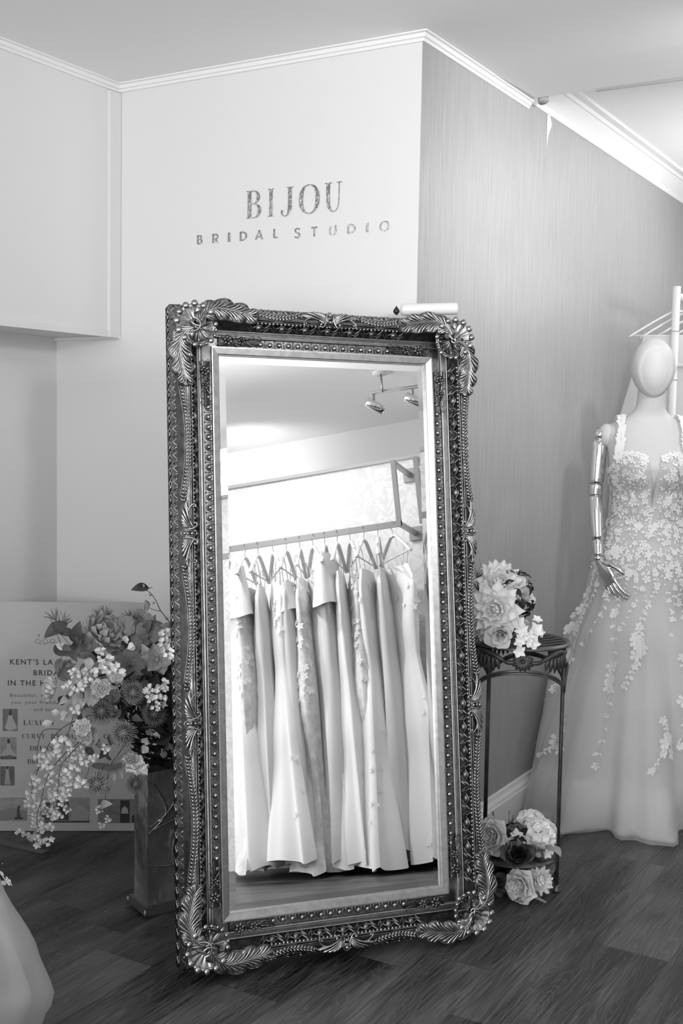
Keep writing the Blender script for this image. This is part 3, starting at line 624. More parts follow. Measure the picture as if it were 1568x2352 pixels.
for fu in (-1, 1):
    for fv in (-1, 1):
        # origin of the corner = junction of the leaves
        ju, jv = .366, .784
        shell(ju+.004, jv+.006, .050, R(45-112), R(45+112), .052, .010, 9, 8, 'corner_shell', fu, fv)
        shell(ju-.004, jv-.004, .047, R(225-125), R(225+125), .047, .007, 7, 13, 'inner_shell', fu, fv, True)
        acanthus([(ju-.006, jv+.004), (ju-.020, jv+.030), (ju-.052, jv+.046), (ju-.098, jv+.042), (ju-.140, jv+.034), (ju-.168, jv+.030)], .027, .051, .015, 5, 'acanthus_leaf', fu, fv, .004)
        acanthus([(ju+.004, jv-.006), (ju+.032, jv-.020), (ju+.046, jv-.052), (ju+.042, jv-.098), (ju+.034, jv-.135), (ju+.030, jv-.160)], .027, .051, .015, 5, 'acanthus_leaf', fu, fv, .004)
        b = MB()
        scroll(b, ju, jv, [(-.016, .030, .064), (-.019, .012, .069), (-.010, -.002, .072), (.004, -.004, .072), (.014, .002, .070), (.018, .010, .066)], (.0016, .0040), fu, fv)
        scroll(b, ju, jv, [(.030, -.016, .064), (.012, -.019, .069), (-.002, -.010, .074), (-.004, .004, .074), (.002, .014, .070), (.010, .018, .066)], (.0016, .0040), fu, fv)
        scroll(b, ju, jv, [(.010, -.008, .072), (-.006, -.012, .070), (-.012, -.004, .068), (-.006, .004, .068)], (.004, .0016), fu, fv)
        b.build('swirl_scroll', M_silver, mir)
        # floral sprigs lying on the band next to each corner
        for horiz in (True, False):
            b = MB()
            def pt(a, c, w_): return loc(fu*(a if horiz else c), fv*(c if horiz else a), w_)
            A0 = .300 if horiz else .700; Cc = (.757 if horiz else .337)
            b.grid(lambda x, y: pt(A0-.118*x, Cc+(y-.5)*.030*(1-.3*x), .013+.004*math.sin(pi*y)+.0012*math.sin(31*x)*math.cos(23*y)), 14, 5)
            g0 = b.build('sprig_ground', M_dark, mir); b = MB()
            for q, (da, dc, r0) in enumerate(((.026, .001, .0130), (.064, .0, .0105))):
                for i in range(6):
                    a = 2*pi*i/6+.3; b.ell(pt(A0-da+r0*.66*math.cos(a), Cc+dc+r0*.66*math.sin(a), .0185), (r0*.40, .0035, r0*.40), 7, 5)
                    x0 = pt(A0-da+r0*1.0*math.cos(a-.4), Cc+dc+r0*1.0*math.sin(a-.4), .0185); x1 = pt(A0-da+r0*1.12*math.cos(a), Cc+dc+r0*1.12*math.sin(a), .020); x2 = pt(A0-da+r0*math.cos(a+.4), Cc+dc+r0*math.sin(a+.4), .0185)
                    b.tube([x0, x1, x2], .0010, 5)
                b.ell(pt(A0-da, Cc+dc, .021), (r0*.30, .004, r0*.30), 8, 6)
            for (p, r0, r1) in (([(.040, .004), (.050, .012), (.046, .016)], .0018, .0009), ([(.075, .004), (.090, .012), (.100, .008), (.097, .002)], .0022, .0010), ([(.075, -.002), (.088, -.011), (.098, -.008), (.094, -.002)], .002, .001),
                                ([(.082, .001), (.105, .002), (.116, .008), (.112, .014), (.106, .011)], .0022, .0010), ([(.010, .010), (.004, .014), (-.002, .006)], .002, .001), ([(.044, -.008), (.052, -.014), (.058, -.010)], .0018, .0008), ([(.012, -.012), (.002, -.013), (-.004, -.006)], .002, .001)):
                P = catmull([(x[0], x[1], 0) for x in p], 4); K = len(P)
                b.tube([pt(A0-x.x, Cc+x.y, .0185+.002*math.sin(pi*i/(K-1))) for i, x in enumerate(P)], [lerp(r0, r1, i/(K-1)) for i in range(K)], 5)
            b.build('floral_sprig', M_mid, mir)
# palmette cartouches mid-side
def cartouche(k, s0):
    D0, Wt = .097, .050
    def pt(ds, dd, w_): return side(k, s0+ds, D0+dd, w_)
    b = MB(); b.grid(lambda x, y: pt((x-.5)*.150, lerp(-.017, .015, y)*(1-.35*abs(2*x-1)), .046+.006*math.sin(pi*y)*(1-abs(2*x-1)**2)), 16, 6)
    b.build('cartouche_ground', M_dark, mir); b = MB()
    for e in (-1, 1):
        for i in range(6):                                            # fanned feathers
            a = R(lerp(84, 18, i/5)); Lf = lerp(.026, .062, (i/5)**1.2)
            pts = [(e*(.012+.004*i/5), -.008), (e*(.014+Lf*.35*math.cos(a)), -.008+Lf*.45*math.sin(a)), (e*(.016+Lf*.75*math.cos(a)), -.006+Lf*.70*math.sin(a)), (e*(.018+Lf*math.cos(a)*1.05), -.004+min(.024, Lf*.82*math.sin(a)))]
            P = catmull([(p[0], p[1], 0) for p in pts], 4); K = len(P)
            b.tube([pt(p.x, p.y, .052+.006*math.sin(pi*j/(K-1))) for j, p in enumerate(P)], [lerp(.0012, .0034, min(1, j/(K*.7))) if j < K-2 else .0012 for j in range(K)], 6)
        for p, r0, r1 in (([(.010, .012), (.012, -.006), (.020, -.019), (.028, -.017), (.027, -.010)], .0028, .0016), ([(.016, -.010), (.034, .000), (.056, .004), (.072, -.006), (.074, -.016), (.066, -.017)], .0026, .0016), ([(.060, .004), (.078, .008), (.084, .004)], .003, .0014)):
            P = catmull([(e*x[0], x[1], 0) for x in p], 5); K = len(P)
            b.tube([pt(x.x, x.y, .056) for x in P], [lerp(r0, r1, i/(K-1)) for i in range(K)], 6)
        b.ell(pt(e*.0265, -.0125, .058), (.0042,)*3, 8, 6); b.ell(pt(e*.068, -.0115, .056), (.0036,)*3, 8, 6)
        b.tube([pt(e*.0065, .016, .054), pt(e*.0075, 0, .058), pt(e*.0045, -.016, .054)], .0016, 5)
    b.build('palmette', M_silver, mir); b = MB()
    b.ell(pt(0, .013, .058), (.0052,)*3, 9, 7); b.ell(pt(0, -.006, .058), (.0046, .0046, .0046), 9, 7)
    b.tube([pt(0.0075*math.cos(a*pi/8), .014+.0078*math.sin(a*pi/8), .055) for a in range(17)], .0016, 5)
    b.tube([pt(-.005, -.017, .055), pt(0, -.0195, .055), pt(.005, -.017, .055)], .002, 5)
    b.tube([pt(-.006, .004, .056), pt(.006, .004, .056)], .0018, 5)
    b.build('centre_pearls', M_silver, mir)
cartouche(0, 0.); cartouche(2, 0.)
for k in (1, 3):
    for v0 in ORN_V: cartouche(k, v0)
# white lacquered tube with a black spade finial lying on the top edge
T0 = Vector((-1.552, 2.905, 1.7185)); T1 = Vector((-1.405, 2.992, 1.726))
tb = empty('white_tube', Matrix.Translation(T0), 'white glossy tube with a black spade tip lying behind the top of the mirror frame', 'tube')
d = T1-T0; Ln = d.length; Mz = zto(d).to_4x4()
b = MB(); b.lathe([(0, .012), (.012, .012), (.0155, .018), (.017, .03), (.017, Ln-.006), (.016, Ln), (.0145, Ln+.001), (.013, Ln-.003), (0, Ln-.003)], 28, Mz); b.build('tube_body', M_white, tb)
b = MB(); b.lathe([(0, -.013), (.002, -.009), (.008, -.001), (.0095, .004), (.007, .009), (.004, .010), (.004, .013), (0, .013)], 20, Matrix.Translation((0, 0, .000)) @ zto((0, .05, -1)).to_4x4()); b.build('spade_finial', M_black, tb)

# ------------------------------------------------------------------ flowers
def petal(b, Lg, W, cup=.25, curl=.0, a=1.4, M=None, point=0., ruf=0., nu=7, nv=6, ph=0.):
    """petal growing along +Y from the origin, facing +Z"""
    def fn(u, v):
        t = v*2-1; hw = W*max(0., math.sin(pi*min(.999, (u**a)*.90+.06)))**(.55+point)
        if u > .98 and not point: hw *= .8
        z = Lg*(cup*u*u+curl*max(0, u-.6)**2*6)-cup*.9*W*0+abs(t)**2*W*(.35 if cup > 0 else .2)
        z += ruf*W*math.sin(5*t+ph+3*u)*u
        return (hw*t, Lg*u*(1-.08*t*t), z)
    b.grid(fn, nu, nv, M)
_MC = {}
def rose_mb(layers=15, seed=0):
    b = MB(); rnd = random.Random(seed)
    for k in range(layers):
        o = k/(layers-1); phi = k*2.4+rnd.uniform(-.2, .2); r0 = .05+.30*o; flare = .02+.62*o**1.6; H = .78-.34*o; span = 1.5-.35*o; edge = .10*o+.02
        z0 = -.35-.12*o
        def fn(u, v):
            t = v*2-1; ang = phi+t*span*(.55+.45*math.sin(pi*min(1, u*.8+.15)))
            top = 1-.18*abs(t)**2.5+.04*math.sin(6*t+k); uu = u*top
            r = r0+flare*uu**1.7+.03*t*(1-o)+(edge*max(0, u-.75)*4*.7 if o > .3 else 0)
            z = z0+(H+.30)*uu-(.14*o*max(0, u-.72)*4)
            return (r*math.cos(ang), r*math.sin(ang), z)
        b.grid(fn, 8, 9)
    return b
def flower_mb(ty, seed=0):
    b = MB(); rnd = random.Random(seed*31+len(ty)); RX = lambda a: Matrix.Rotation(a, 4, 'X'); RZ = lambda a: Matrix.Rotation(a, 4, 'Z'); T = Matrix.Translation
    if ty == 'rose': return rose_mb(15, seed)
    if ty == 'ruffle':
        for ring, (n, el, Lg, W) in enumerate([(7, 8, 1.0, .36), (8, 26, .95, .34), (8, 42, .85, .30), (7, 58, .72, .26), (6, 72, .60, .2), (4, 84, .5, .16)]):
            for i in range(n): petal(b, Lg, W, .18, .1, 1.7, RZ(2*pi*(i+.5*ring)/n+rnd.uniform(-.15, .15)) @ T((0, .04, 0)) @ RX(R(el)), 0, .34, 8, 9, rnd.uniform(0, 6))
    elif ty == 'peony':
        for ring, (n, el, Lg, W) in enumerate([(6, 14, 1.0, .52), (7, 34, .98, .48), (7, 52, .92, .42), (7, 66, .82, .34), (6, 78, .7, .26), (5, 88, .6, .2)]):
            for i in range(n): petal(b, Lg, W, .42, -.25, 1.2, RZ(2*pi*(i+.5*ring)/n+rnd.uniform(-.2, .2)) @ T((0, .05, 0)) @ RX(R(el-14)), 0, .12, 8, 7, rnd.uniform(0, 6))
    elif ty == 'dahlia':
        for ring, (n, el, Lg, W) in enumerate([(9, -4, 1.0, .26), (9, 12, .98, .25), (9, 28, .86, .23), (8, 44, .74, .2), (8, 58, .6, .17), (6, 72, .5, .14)]):
            for i in range(n): petal(b, Lg, W, .22, .05, 1.15, RZ(2*pi*(i+.5*ring)/n+rnd.uniform(-.1, .1)) @ T((0, .03, 0)) @ RX(R(el)), .35, .06, 8, 5, rnd.uniform(0, 6))
        b.ell((0, 0, .3), (.13, .13, .12), 8, 6)
    elif ty in ('floret', 'frill'):
        n = 5 if ty == 'floret' else 6
        for i in range(n): petal(b, 1.0, .40 if n == 5 else .5, .12, -.1, .62, RZ(2*pi*i/n+rnd.uniform(-.12, .12)) @ RX(R(rnd.uniform(4, 22))), 0, .10 if n == 5 else .3, 6, 6, rnd.uniform(0, 6))
        b.ell((0, 0, .05), (.12, .12, .10), 6, 4)
    elif ty == 'bunch':
        for k in range(6):
            p = Vector((rnd.uniform(-.7, .7), rnd.uniform(-.7, .7), rnd.uniform(-.1, .45)))
            q = T(p) @ Matrix.Rotation(rnd.uniform(0, 6), 4, 'Z') @ Matrix.Rotation(rnd.uniform(-.8, .8), 4, 'X')
            for i in range(5): petal(b, .48, .24, .3, -.1, .8, q @ RZ(2*pi*i/5) @ RX(R(rnd.uniform(15, 45))), 0, .05, 4, 4)
            b.tube([p, p*.5+Vector((0, 0, -.3)), (0, 0, -.6)], .03, 4)
    elif ty == 'carnation':
        for ring, (n, el, Lg, W) in enumerate([(10, 6, 1.0, .3), (10, 28, .9, .28), (9, 48, .78, .26), (7, 68, .62, .2)]):
            for i in range(n): petal(b, Lg, W, .12, .1, 2.2, RZ(2*pi*(i+.5*ring)/n+rnd.uniform(-.2, .2)) @ RX(R(el)), 0, .45, 7, 9, rnd.uniform(0, 6))
    elif ty == 'anemone':
        for i in range(6): petal(b, 1.0, .46, .10, -.05, .9, RZ(2*pi*i/6+rnd.uniform(-.1, .1)) @ RX(R(8+8*(i % 2))), 0, .07, 8, 8, i)
        b.ell((0, 0, .08), (.13, .13, .12), 8, 5)
        for i in range(22): a = 2*pi*i/22; b.tube([(0, 0, .05), (.24*math.cos(a), .24*math.sin(a), .14)], .012, 3)
    elif ty == 'crinkle':
        for i in range(7):
            q = RZ(2*pi*i/7+rnd.uniform(-.3, .3)) @ T((0, rnd.uniform(-.1, .15), rnd.uniform(-.1, .2))) @ RX(R(rnd.uniform(-12, 38)))
            def fn(u, v):
                t = v*2-1; hw = .55*math.sin(pi*min(.99, u**.9*.9+.05))**.6
                return (hw*t, u*.95, .22*math.sin(pi*u)-.10*abs(t)+.045*abs(math.sin(9*(u-.5*abs(t))))+.03*math.sin(17*u)*math.cos(13*t))
            b.grid(fn, 14, 12, q)
    elif ty == 'hydrangea':
        for k in range(26):
            a = k*2.4; z = 1-k/25*1.05; rr = math.sqrt(max(0, 1-z*z)); d = Vector((rr*math.cos(a), rr*math.sin(a), z))
            q = T(d*.72) @ zto(d, rnd.uniform(0, 6)).to_4x4()
            for i in range(4): petal(b, .36, .20, .12, -.1, .85, q @ RZ(2*pi*i/4) @ RX(R(rnd.uniform(5, 25))), 0, .05, 4, 5)
            b.ell(d*.76, (.04, .04, .04), 5, 3)
        b.ell((0, 0, 0), (.6, .6, .6), 10, 6)
    elif ty == 'thistle':
        b.ell((0, 0, 0), (.45, .45, .5), 10, 7)
        for k in range(150):
            z = 1-2*(k+.5)/150; rr = math.sqrt(1-z*z); a = k*2.4; d = Vector((rr*math.cos(a), rr*math.sin(a), z))
            b.tube([d*.4, d*.78+Vector((0, 0, .04)), d*(1.0+.06*math.sin(k*3))], [.05, .04, .016], 3)
            if k % 2 == 0: b.ell(d*.98, (.05,)*3, 4, 3)
    elif ty in ('petal', 'frillp'):
        petal(b, 1.0, .48, .22, -.12, .95, None, 0, .08, 8, 8)
    elif ty in ('leaf', 'leafd'):
        def fn(u, v):
            t = v*2-1; hw = .25*max(0., math.sin(pi*min(1, u**.85)))**.9; return (hw*t, u, .16*math.sin(pi*u*.9)+.10*abs(t)*hw*4+.01*abs(math.sin(16*(u-.3*abs(t)))))
        b.grid(fn, 14, 8); b.tube([(0, -.18, -.02), (0, .05, 0), (0, .5, .155), (0, .95, .06)], [.018, .018, .012, .004], 4)
    elif ty == 'disc':
        def fn(u, v): a = v*2*pi; return (u*.92*math.sin(a)*(1-.08*math.cos(a)), u*math.cos(a), .12*u*u+.02*math.sin(3*a)*u)
        b.grid(fn, 5, 20, None, False, True); b.tube([(0, -1.5, -.2), (0, -1, .06), (0, 0, .03), (0, .8, .08)], [.05, .05, .03, .012], 4)
    elif ty == 'spike':
        for i in range(5): petal(b, rnd.uniform(.7, 1.1), .08, .1, .1, 1., Matrix.Rotation(R((i-2)*16), 4, 'Z') @ Matrix.Rotation(i*1.3, 4, 'Y'), .6, 0, 6, 3)
    elif ty == 'budb':
        for i in range(6): petal(b, 1.1, .42, .0, .0, 1.0, Matrix.Rotation(i*2.4, 4, 'Y') @ T((0, 0, -.30+.04*i)) @ RX(R(9)), .1, .03, 8, 6)
        b.tube([(0, -.35, 0), (0, .1, 0)], [.05, .2], 7); b.ell((0, .45, 0), (.28, .52, .28), 8, 6)
    return b
GROWS = {'leaf', 'leafd', 'disc', 'petal', 'spike', 'budb'}
NAMES = {'leafd': 'leaf', 'disc': 'round_leaf', 'budb': 'bud', 'floret': 'blossom', 'bunch': 'blossom_cluster', 'crinkle': 'crinkled_bloom', 'ruffle': 'ruffled_rose', 'spike': 'grass_tuft', 'frill': 'frilled_bloom'}
def tone_mat(ty, tone):
    if ty in ('leaf', 'leafd', 'disc', 'spike'): return mat('leaf %.2f' % tone, tone, .55, var=(30, tone*.7, tone*1.25))
    if ty in ('thistle',): return mat('thistle %.2f' % tone, tone, .6, var=(60, tone*.45, tone*1.7))
    if ty in ('crinkle',): return mat('crinkled %.2f' % tone, tone, .8, var=(26, tone*.5, tone*1.35))
    if tone < .03: return mat('black petal', tone, .38)
    return mat('petal %.2f' % tone, tone, .65, transl=.18, var=(14, min(.9, tone*.94), min(.95, tone*1.12)))
def flowers(root, table, stems=(), stem_tone=.05):
    o0 = root.matrix_world.translation.copy()
    for i, (ty, tone, p, s, d) in enumerate(table):
        key = (ty, i % (3 if ty in ('bunch', 'floret', 'rose', 'leaf', 'leafd', 'petal') else 1))
        if key not in _MC:
            me = flower_mb(*key).mesh(NAMES.get(ty, ty)); me.materials.append(M_wall); _MC[key] = me
        d = Vector(d); rnd = random.Random(i*7+3)
        if ty in GROWS:
            y = d.normalized(); tc = (Vector((0, 0, 1.4))-Vector(p)).normalized(); tc = (tc+Vector((rnd.uniform(-.35, .35), rnd.uniform(-.35, .35), rnd.uniform(0, .5)))); z = (tc-y*tc.dot(y)).normalized(); x = y.cross(z)
            m = Matrix((x, y, z)).transposed()
            off = -y*s*(.5 if ty in ('leaf', 'leafd', 'petal', 'budb', 'spike') else 0)
        else: m = zto(d, rnd.uniform(0, 6)); off = Vector((0, 0, 0))
        k = s*(1.0 if ty != 'leaf' and ty != 'leafd' else 1.05)
        M = Matrix.Translation(Vector(p)+off-o0) @ m.to_4x4() @ Matrix.Scale(k, 4)
        o = place(_MC[key], NAMES.get(ty, ty), root, M)
        o.material_slots[0].link = 'OBJECT'; o.material_slots[0].material = tone_mat(ty, tone)
    for r, P in stems:
        b = MB(); Q = catmull([Vector(q)-o0 for q in P], 4); b.tube(Q, [r*lerp(.55, .3, i/(len(Q)-1)) for i in range(len(Q))], 5)
        b.build('stem', mat('stem %.2f' % stem_tone, stem_tone, .6), root)
LEFT_T = [
 ('rose',0.42,(-2.263,2.491,0.839),0.0443,(0.27,-0.07,0.96)), ('ruffle',0.4,(-2.209,2.426,0.796),0.0634,(0.71,-0.21,0.67)),
 ('budb',0.8,(-2.334,2.395,0.755),0.0277,(-0.47,-0.79,0.41)), ('ruffle',0.8,(-2.328,2.365,0.638),0.0391,(-0.50,-0.82,0.26)),
 ('crinkle',0.26,(-2.168,2.476,0.821),0.0348,(0.51,-0.63,0.58)), ('crinkle',0.3,(-2.155,2.531,0.829),0.0367,(0.55,-0.56,0.62)),
 ('crinkle',0.2,(-2.119,2.514,0.788),0.0523,(0.60,-0.57,0.56)), ('crinkle',0.24,(-2.225,2.509,0.786),0.0295,(0.43,-0.63,0.65)),
 ('petal',0.8,(-2.114,2.412,0.794),0.0240,(-0.34,-0.77,0.54)), ('petal',0.75,(-2.089,2.414,0.780),0.0211,(1.00,0.04,-0.03)),
 ('petal',0.8,(-2.098,2.420,0.773),0.0226,(-0.46,-0.85,-0.26)), ('bunch',0.85,(-2.011,2.463,0.807),0.0254,(0.67,-0.59,0.45)),
 ('bunch',0.85,(-2.014,2.447,0.778),0.0239,(0.67,-0.61,0.42)), ('bunch',0.88,(-1.844,2.271,0.813),0.0169,(0.67,-0.67,0.32)),
 ('anemone',0.32,(-2.027,2.447,0.743),0.0465,(0.67,-0.62,0.40)), ('crinkle',0.16,(-2.136,2.463,0.717),0.0576,(0.58,-0.67,0.47)),
 ('crinkle',0.18,(-2.093,2.497,0.682),0.0520,(0.68,-0.60,0.41)), ('leaf',0.34,(-2.075,2.456,0.755),0.0569,(-0.21,-0.37,0.91)),
 ('bunch',0.8,(-2.157,2.372,0.759),0.0197,(0.50,-0.75,0.44)), ('bunch',0.82,(-2.125,2.355,0.740),0.0279,(0.53,-0.75,0.39)),
 ('bunch',0.85,(-2.087,2.351,0.714),0.0277,(0.57,-0.74,0.35)), ('bunch',0.78,(-2.169,2.338,0.713),0.0238,(0.48,-0.80,0.37)),
 ('bunch',0.84,(-2.127,2.329,0.734),0.0250,(0.52,-0.77,0.37)), ('bunch',0.85,(-2.220,2.330,0.703),0.0169,(0.41,-0.83,0.37)),
 ('carnation',0.72,(-2.115,2.320,0.677),0.0304,(0.54,-0.79,0.30)), ('carnation',0.8,(-2.087,2.351,0.704),0.0208,(0.58,-0.74,0.34)),
 ('bunch',0.86,(-2.215,2.306,0.665),0.0210,(0.41,-0.86,0.30)), ('bunch',0.86,(-2.170,2.298,0.670),0.0194,(0.47,-0.83,0.30)),
 ('bunch',0.8,(-2.179,2.318,0.694),0.0195,(0.46,-0.82,0.34)), ('bunch',0.8,(-2.150,2.312,0.689),0.0166,(0.50,-0.81,0.32)),
 ('budb',0.3,(-2.282,2.375,0.707),0.0230,(-0.37,-0.90,-0.23)), ('rose',0.45,(-2.302,2.387,0.709),0.0232,(-0.19,-0.82,0.54)),
 ('petal',0.55,(-2.171,2.327,0.736),0.0335,(-0.41,-0.73,0.55)), ('petal',0.52,(-2.175,2.322,0.711),0.0251,(0.15,-0.62,-0.77)),
 ('disc',0.26,(-2.069,2.335,0.673),0.0303,(0.59,-0.75,0.29)), ('disc',0.12,(-2.061,2.359,0.631),0.0250,(0.62,-0.74,0.24)),
 ('disc',0.08,(-2.125,2.376,0.584),0.0254,(0.57,-0.80,0.18)), ('disc',0.1,(-2.098,2.413,0.693),0.0254,(0.60,-0.71,0.37)),
 ('disc',0.2,(-2.059,2.366,0.693),0.0180,(0.61,-0.72,0.32)), ('disc',0.1,(-2.151,2.359,0.698),0.0197,(0.51,-0.78,0.36)),
 ('thistle',0.22,(-2.046,2.371,0.664),0.0347,(0.64,-0.72,0.28)), ('thistle',0.18,(-2.117,2.324,0.612),0.0374,(0.55,-0.81,0.22)),
 ('thistle',0.26,(-2.051,2.335,0.560),0.0386,(0.63,-0.77,0.14)), ('thistle',0.12,(-2.006,2.412,0.603),0.0363,(0.71,-0.67,0.20)),
 ('thistle',0.16,(-2.057,2.478,0.626),0.0286,(0.73,-0.62,0.27)), ('bunch',0.84,(-2.007,2.395,0.674),0.0208,(0.68,-0.67,0.29)),
 ('bunch',0.84,(-1.981,2.412,0.688),0.0222,(0.70,-0.65,0.30)), ('bunch',0.84,(-1.977,2.400,0.667),0.0235,(0.70,-0.66,0.27)),
 ('bunch',0.84,(-2.005,2.383,0.652),0.0180,(0.68,-0.69,0.26)), ('bunch',0.84,(-1.981,2.384,0.636),0.0165,(0.70,-0.68,0.24)),
 ('floret',0.5,(-1.976,2.410,0.634),0.0125,(0.72,-0.65,0.24)), ('leaf',0.28,(-2.148,2.310,0.652),0.0555,(0.30,-0.44,-0.85)),
 ('leaf',0.32,(-2.186,2.309,0.634),0.0475,(-0.05,-0.66,-0.75)), ('leaf',0.3,(-2.131,2.320,0.652),0.0583,(-0.05,-0.56,-0.83)),
 ('leaf',0.25,(-2.150,2.303,0.593),0.0638,(0.39,-0.29,-0.88)), ('leaf',0.24,(-2.132,2.310,0.546),0.0499,(0.50,-0.31,-0.81)),
 ('leaf',0.4,(-2.238,2.313,0.629),0.0423,(-0.26,-0.86,-0.44)), ('leaf',0.42,(-2.162,2.300,0.634),0.0361,(0.42,-0.65,-0.64)),
 ('carnation',0.82,(-2.138,2.274,0.578),0.0275,(0.51,-0.84,0.17)), ('carnation',0.72,(-2.138,2.283,0.549),0.0248,(0.51,-0.85,0.13)),
 ('bunch',0.8,(-2.161,2.275,0.616),0.0179,(0.48,-0.85,0.22)), ('budb',0.82,(-2.259,2.297,0.595),0.0211,(-0.42,-0.86,0.29)),
 ('budb',0.78,(-2.278,2.283,0.564),0.0240,(-0.38,-0.90,-0.21)), ('leaf',0.5,(-2.206,2.293,0.587),0.0530,(-0.34,-0.94,-0.02)),
 ('petal',0.6,(-2.201,2.274,0.601),0.0277,(0.86,0.04,0.51)), ('bunch',0.85,(-2.181,2.244,0.532),0.0261,(0.46,-0.88,0.11)),
 ('bunch',0.85,(-2.223,2.228,0.494),0.0234,(0.42,-0.91,0.07)), ('bunch',0.85,(-2.241,2.217,0.489),0.0179,(0.40,-0.91,0.06)),
 ('bunch',0.8,(-2.194,2.234,0.499),0.0206,(0.45,-0.89,0.07)), ('bunch',0.8,(-2.235,2.219,0.470),0.0165,(0.41,-0.91,0.04)),
 ('bunch',0.78,(-2.166,2.262,0.498),0.0193,(0.48,-0.87,0.06)), ('bunch',0.85,(-2.210,2.221,0.462),0.0220,(0.44,-0.90,0.03)),
 ('bunch',0.85,(-2.241,2.211,0.430),0.0207,(0.41,-0.91,0.00)), ('bunch',0.85,(-2.229,2.218,0.421),0.0138,(0.42,-0.91,-0.01)),
 ('bunch',0.86,(-2.147,2.247,0.464),0.0219,(0.50,-0.86,0.03)), ('bunch',0.86,(-2.117,2.251,0.444),0.0246,(0.54,-0.84,0.01)),
 ('bunch',0.86,(-2.153,2.241,0.438),0.0192,(0.50,-0.87,0.00)), ('bunch',0.8,(-2.121,2.265,0.493),0.0178,(0.53,-0.85,0.06)),
 ('bunch',0.8,(-2.102,2.277,0.505),0.0151,(0.55,-0.83,0.07)), ('bunch',0.82,(-2.208,2.220,0.436),0.0165,(0.44,-0.90,0.01)),
 ('bunch',0.86,(-2.252,2.202,0.395),0.0193,(0.41,-0.91,-0.03)), ('bunch',0.86,(-2.262,2.194,0.372),0.0165,(0.40,-0.92,-0.04)),
 ('bunch',0.86,(-2.241,2.207,0.377),0.0179,(0.42,-0.91,-0.05)), ('bunch',0.85,(-2.164,2.220,0.408),0.0205,(0.49,-0.87,-0.02)),
 ('bunch',0.85,(-2.185,2.218,0.393),0.0151,(0.47,-0.88,-0.03)), ('bunch',0.85,(-2.151,2.228,0.411),0.0164,(0.50,-0.86,-0.02)),
 ('bunch',0.84,(-2.155,2.223,0.383),0.0150,(0.50,-0.87,-0.04)), ('bunch',0.85,(-2.167,2.213,0.355),0.0177,(0.49,-0.87,-0.06)),
 ('bunch',0.85,(-2.190,2.211,0.345),0.0137,(0.47,-0.88,-0.07)), ('bunch',0.85,(-2.147,2.226,0.366),0.0123,(0.51,-0.86,-0.06)),
 ('bunch',0.86,(-2.236,2.193,0.320),0.0151,(0.43,-0.90,-0.08)), ('bunch',0.86,(-2.204,2.199,0.312),0.0205,(0.46,-0.88,-0.09)),
 ('bunch',0.86,(-2.190,2.208,0.315),0.0151,(0.47,-0.88,-0.09)), ('bunch',0.86,(-2.213,2.192,0.286),0.0164,(0.46,-0.88,-0.10)),
 ('bunch',0.86,(-2.195,2.190,0.276),0.0177,(0.48,-0.87,-0.11)), ('floret',0.88,(-2.211,2.180,0.269),0.0123,(0.46,-0.88,-0.11)),
 ('floret',0.88,(-2.179,2.201,0.285),0.0109,(0.49,-0.87,-0.10)), ('bunch',0.7,(-2.208,2.241,0.538),0.0152,(0.43,-0.90,0.12)),
 ('bunch',0.7,(-2.154,2.272,0.528),0.0165,(0.49,-0.86,0.10)), ('bunch',0.8,(-2.078,2.293,0.521),0.0151,(0.58,-0.81,0.09)),
 ('bunch',0.75,(-2.152,2.272,0.514),0.0138,(0.50,-0.86,0.08)), ('disc',0.15,(-2.086,2.295,0.469),0.0330,(0.58,-0.81,0.02)),
 ('disc',0.17,(-2.059,2.323,0.471),0.0262,(0.62,-0.78,0.02)), ('disc',0.14,(-2.095,2.315,0.496),0.0221,(0.58,-0.81,0.05)),
 ('leaf',0.34,(-2.086,2.328,0.447),0.0527,(0.67,-0.28,-0.69)), ('leaf',0.3,(-2.069,2.338,0.451),0.0499,(0.77,-0.20,-0.61)),
 ('leaf',0.42,(-2.092,2.317,0.359),0.0472,(0.95,-0.04,0.31)), ('leaf',0.28,(-2.098,2.316,0.394),0.0416,(0.00,-0.87,-0.49)),
 ('carnation',0.55,(-2.023,2.334,0.489),0.0275,(0.65,-0.75,0.05)), ('frill',0.84,(-1.993,2.326,0.465),0.0368,(0.19,-0.11,0.98)),
 ('frill',0.8,(-2.009,2.330,0.482),0.0329,(0.28,-0.22,0.94)), ('thistle',0.32,(-2.091,2.277,0.430),0.0329,(0.08,-0.59,-0.80)),
 ('thistle',0.25,(-2.040,2.376,0.413),0.0279,(0.25,-0.28,-0.93)), ('bunch',0.72,(-2.108,2.306,0.350),0.0125,(0.57,-0.81,-0.11)),
 ('bunch',0.7,(-2.090,2.315,0.324),0.0125,(0.59,-0.80,-0.13)), ('bunch',0.66,(-2.100,2.308,0.309),0.0111,(0.58,-0.80,-0.14)),
 ('petal',0.48,(-2.010,2.381,0.537),0.0250,(0.59,-0.11,0.80)), ('petal',0.5,(-2.014,2.377,0.511),0.0250,(-0.01,-0.73,-0.69)),
 ('petal',0.2,(-2.014,2.404,0.555),0.0251,(0.37,-0.24,0.90)), ('petal',0.13,(-1.968,2.427,0.518),0.0251,(0.13,-0.39,0.91)),
 ('disc',0.12,(-2.039,2.424,0.557),0.0197,(0.71,-0.69,0.13)), ('disc',0.14,(-2.083,2.395,0.522),0.0211,(0.65,-0.76,0.07)),
 ('thistle',0.3,(-1.998,2.442,0.485),0.0099,(0.76,-0.65,0.02)), ('leafd',0.07,(-2.268,2.392,0.802),0.0720,(0.38,-0.09,0.92)),
 ('leafd',0.06,(-2.319,2.362,0.806),0.0749,(-0.42,-0.75,-0.51)), ('leafd',0.1,(-2.305,2.381,0.796),0.0520,(-0.59,-0.79,0.14)),
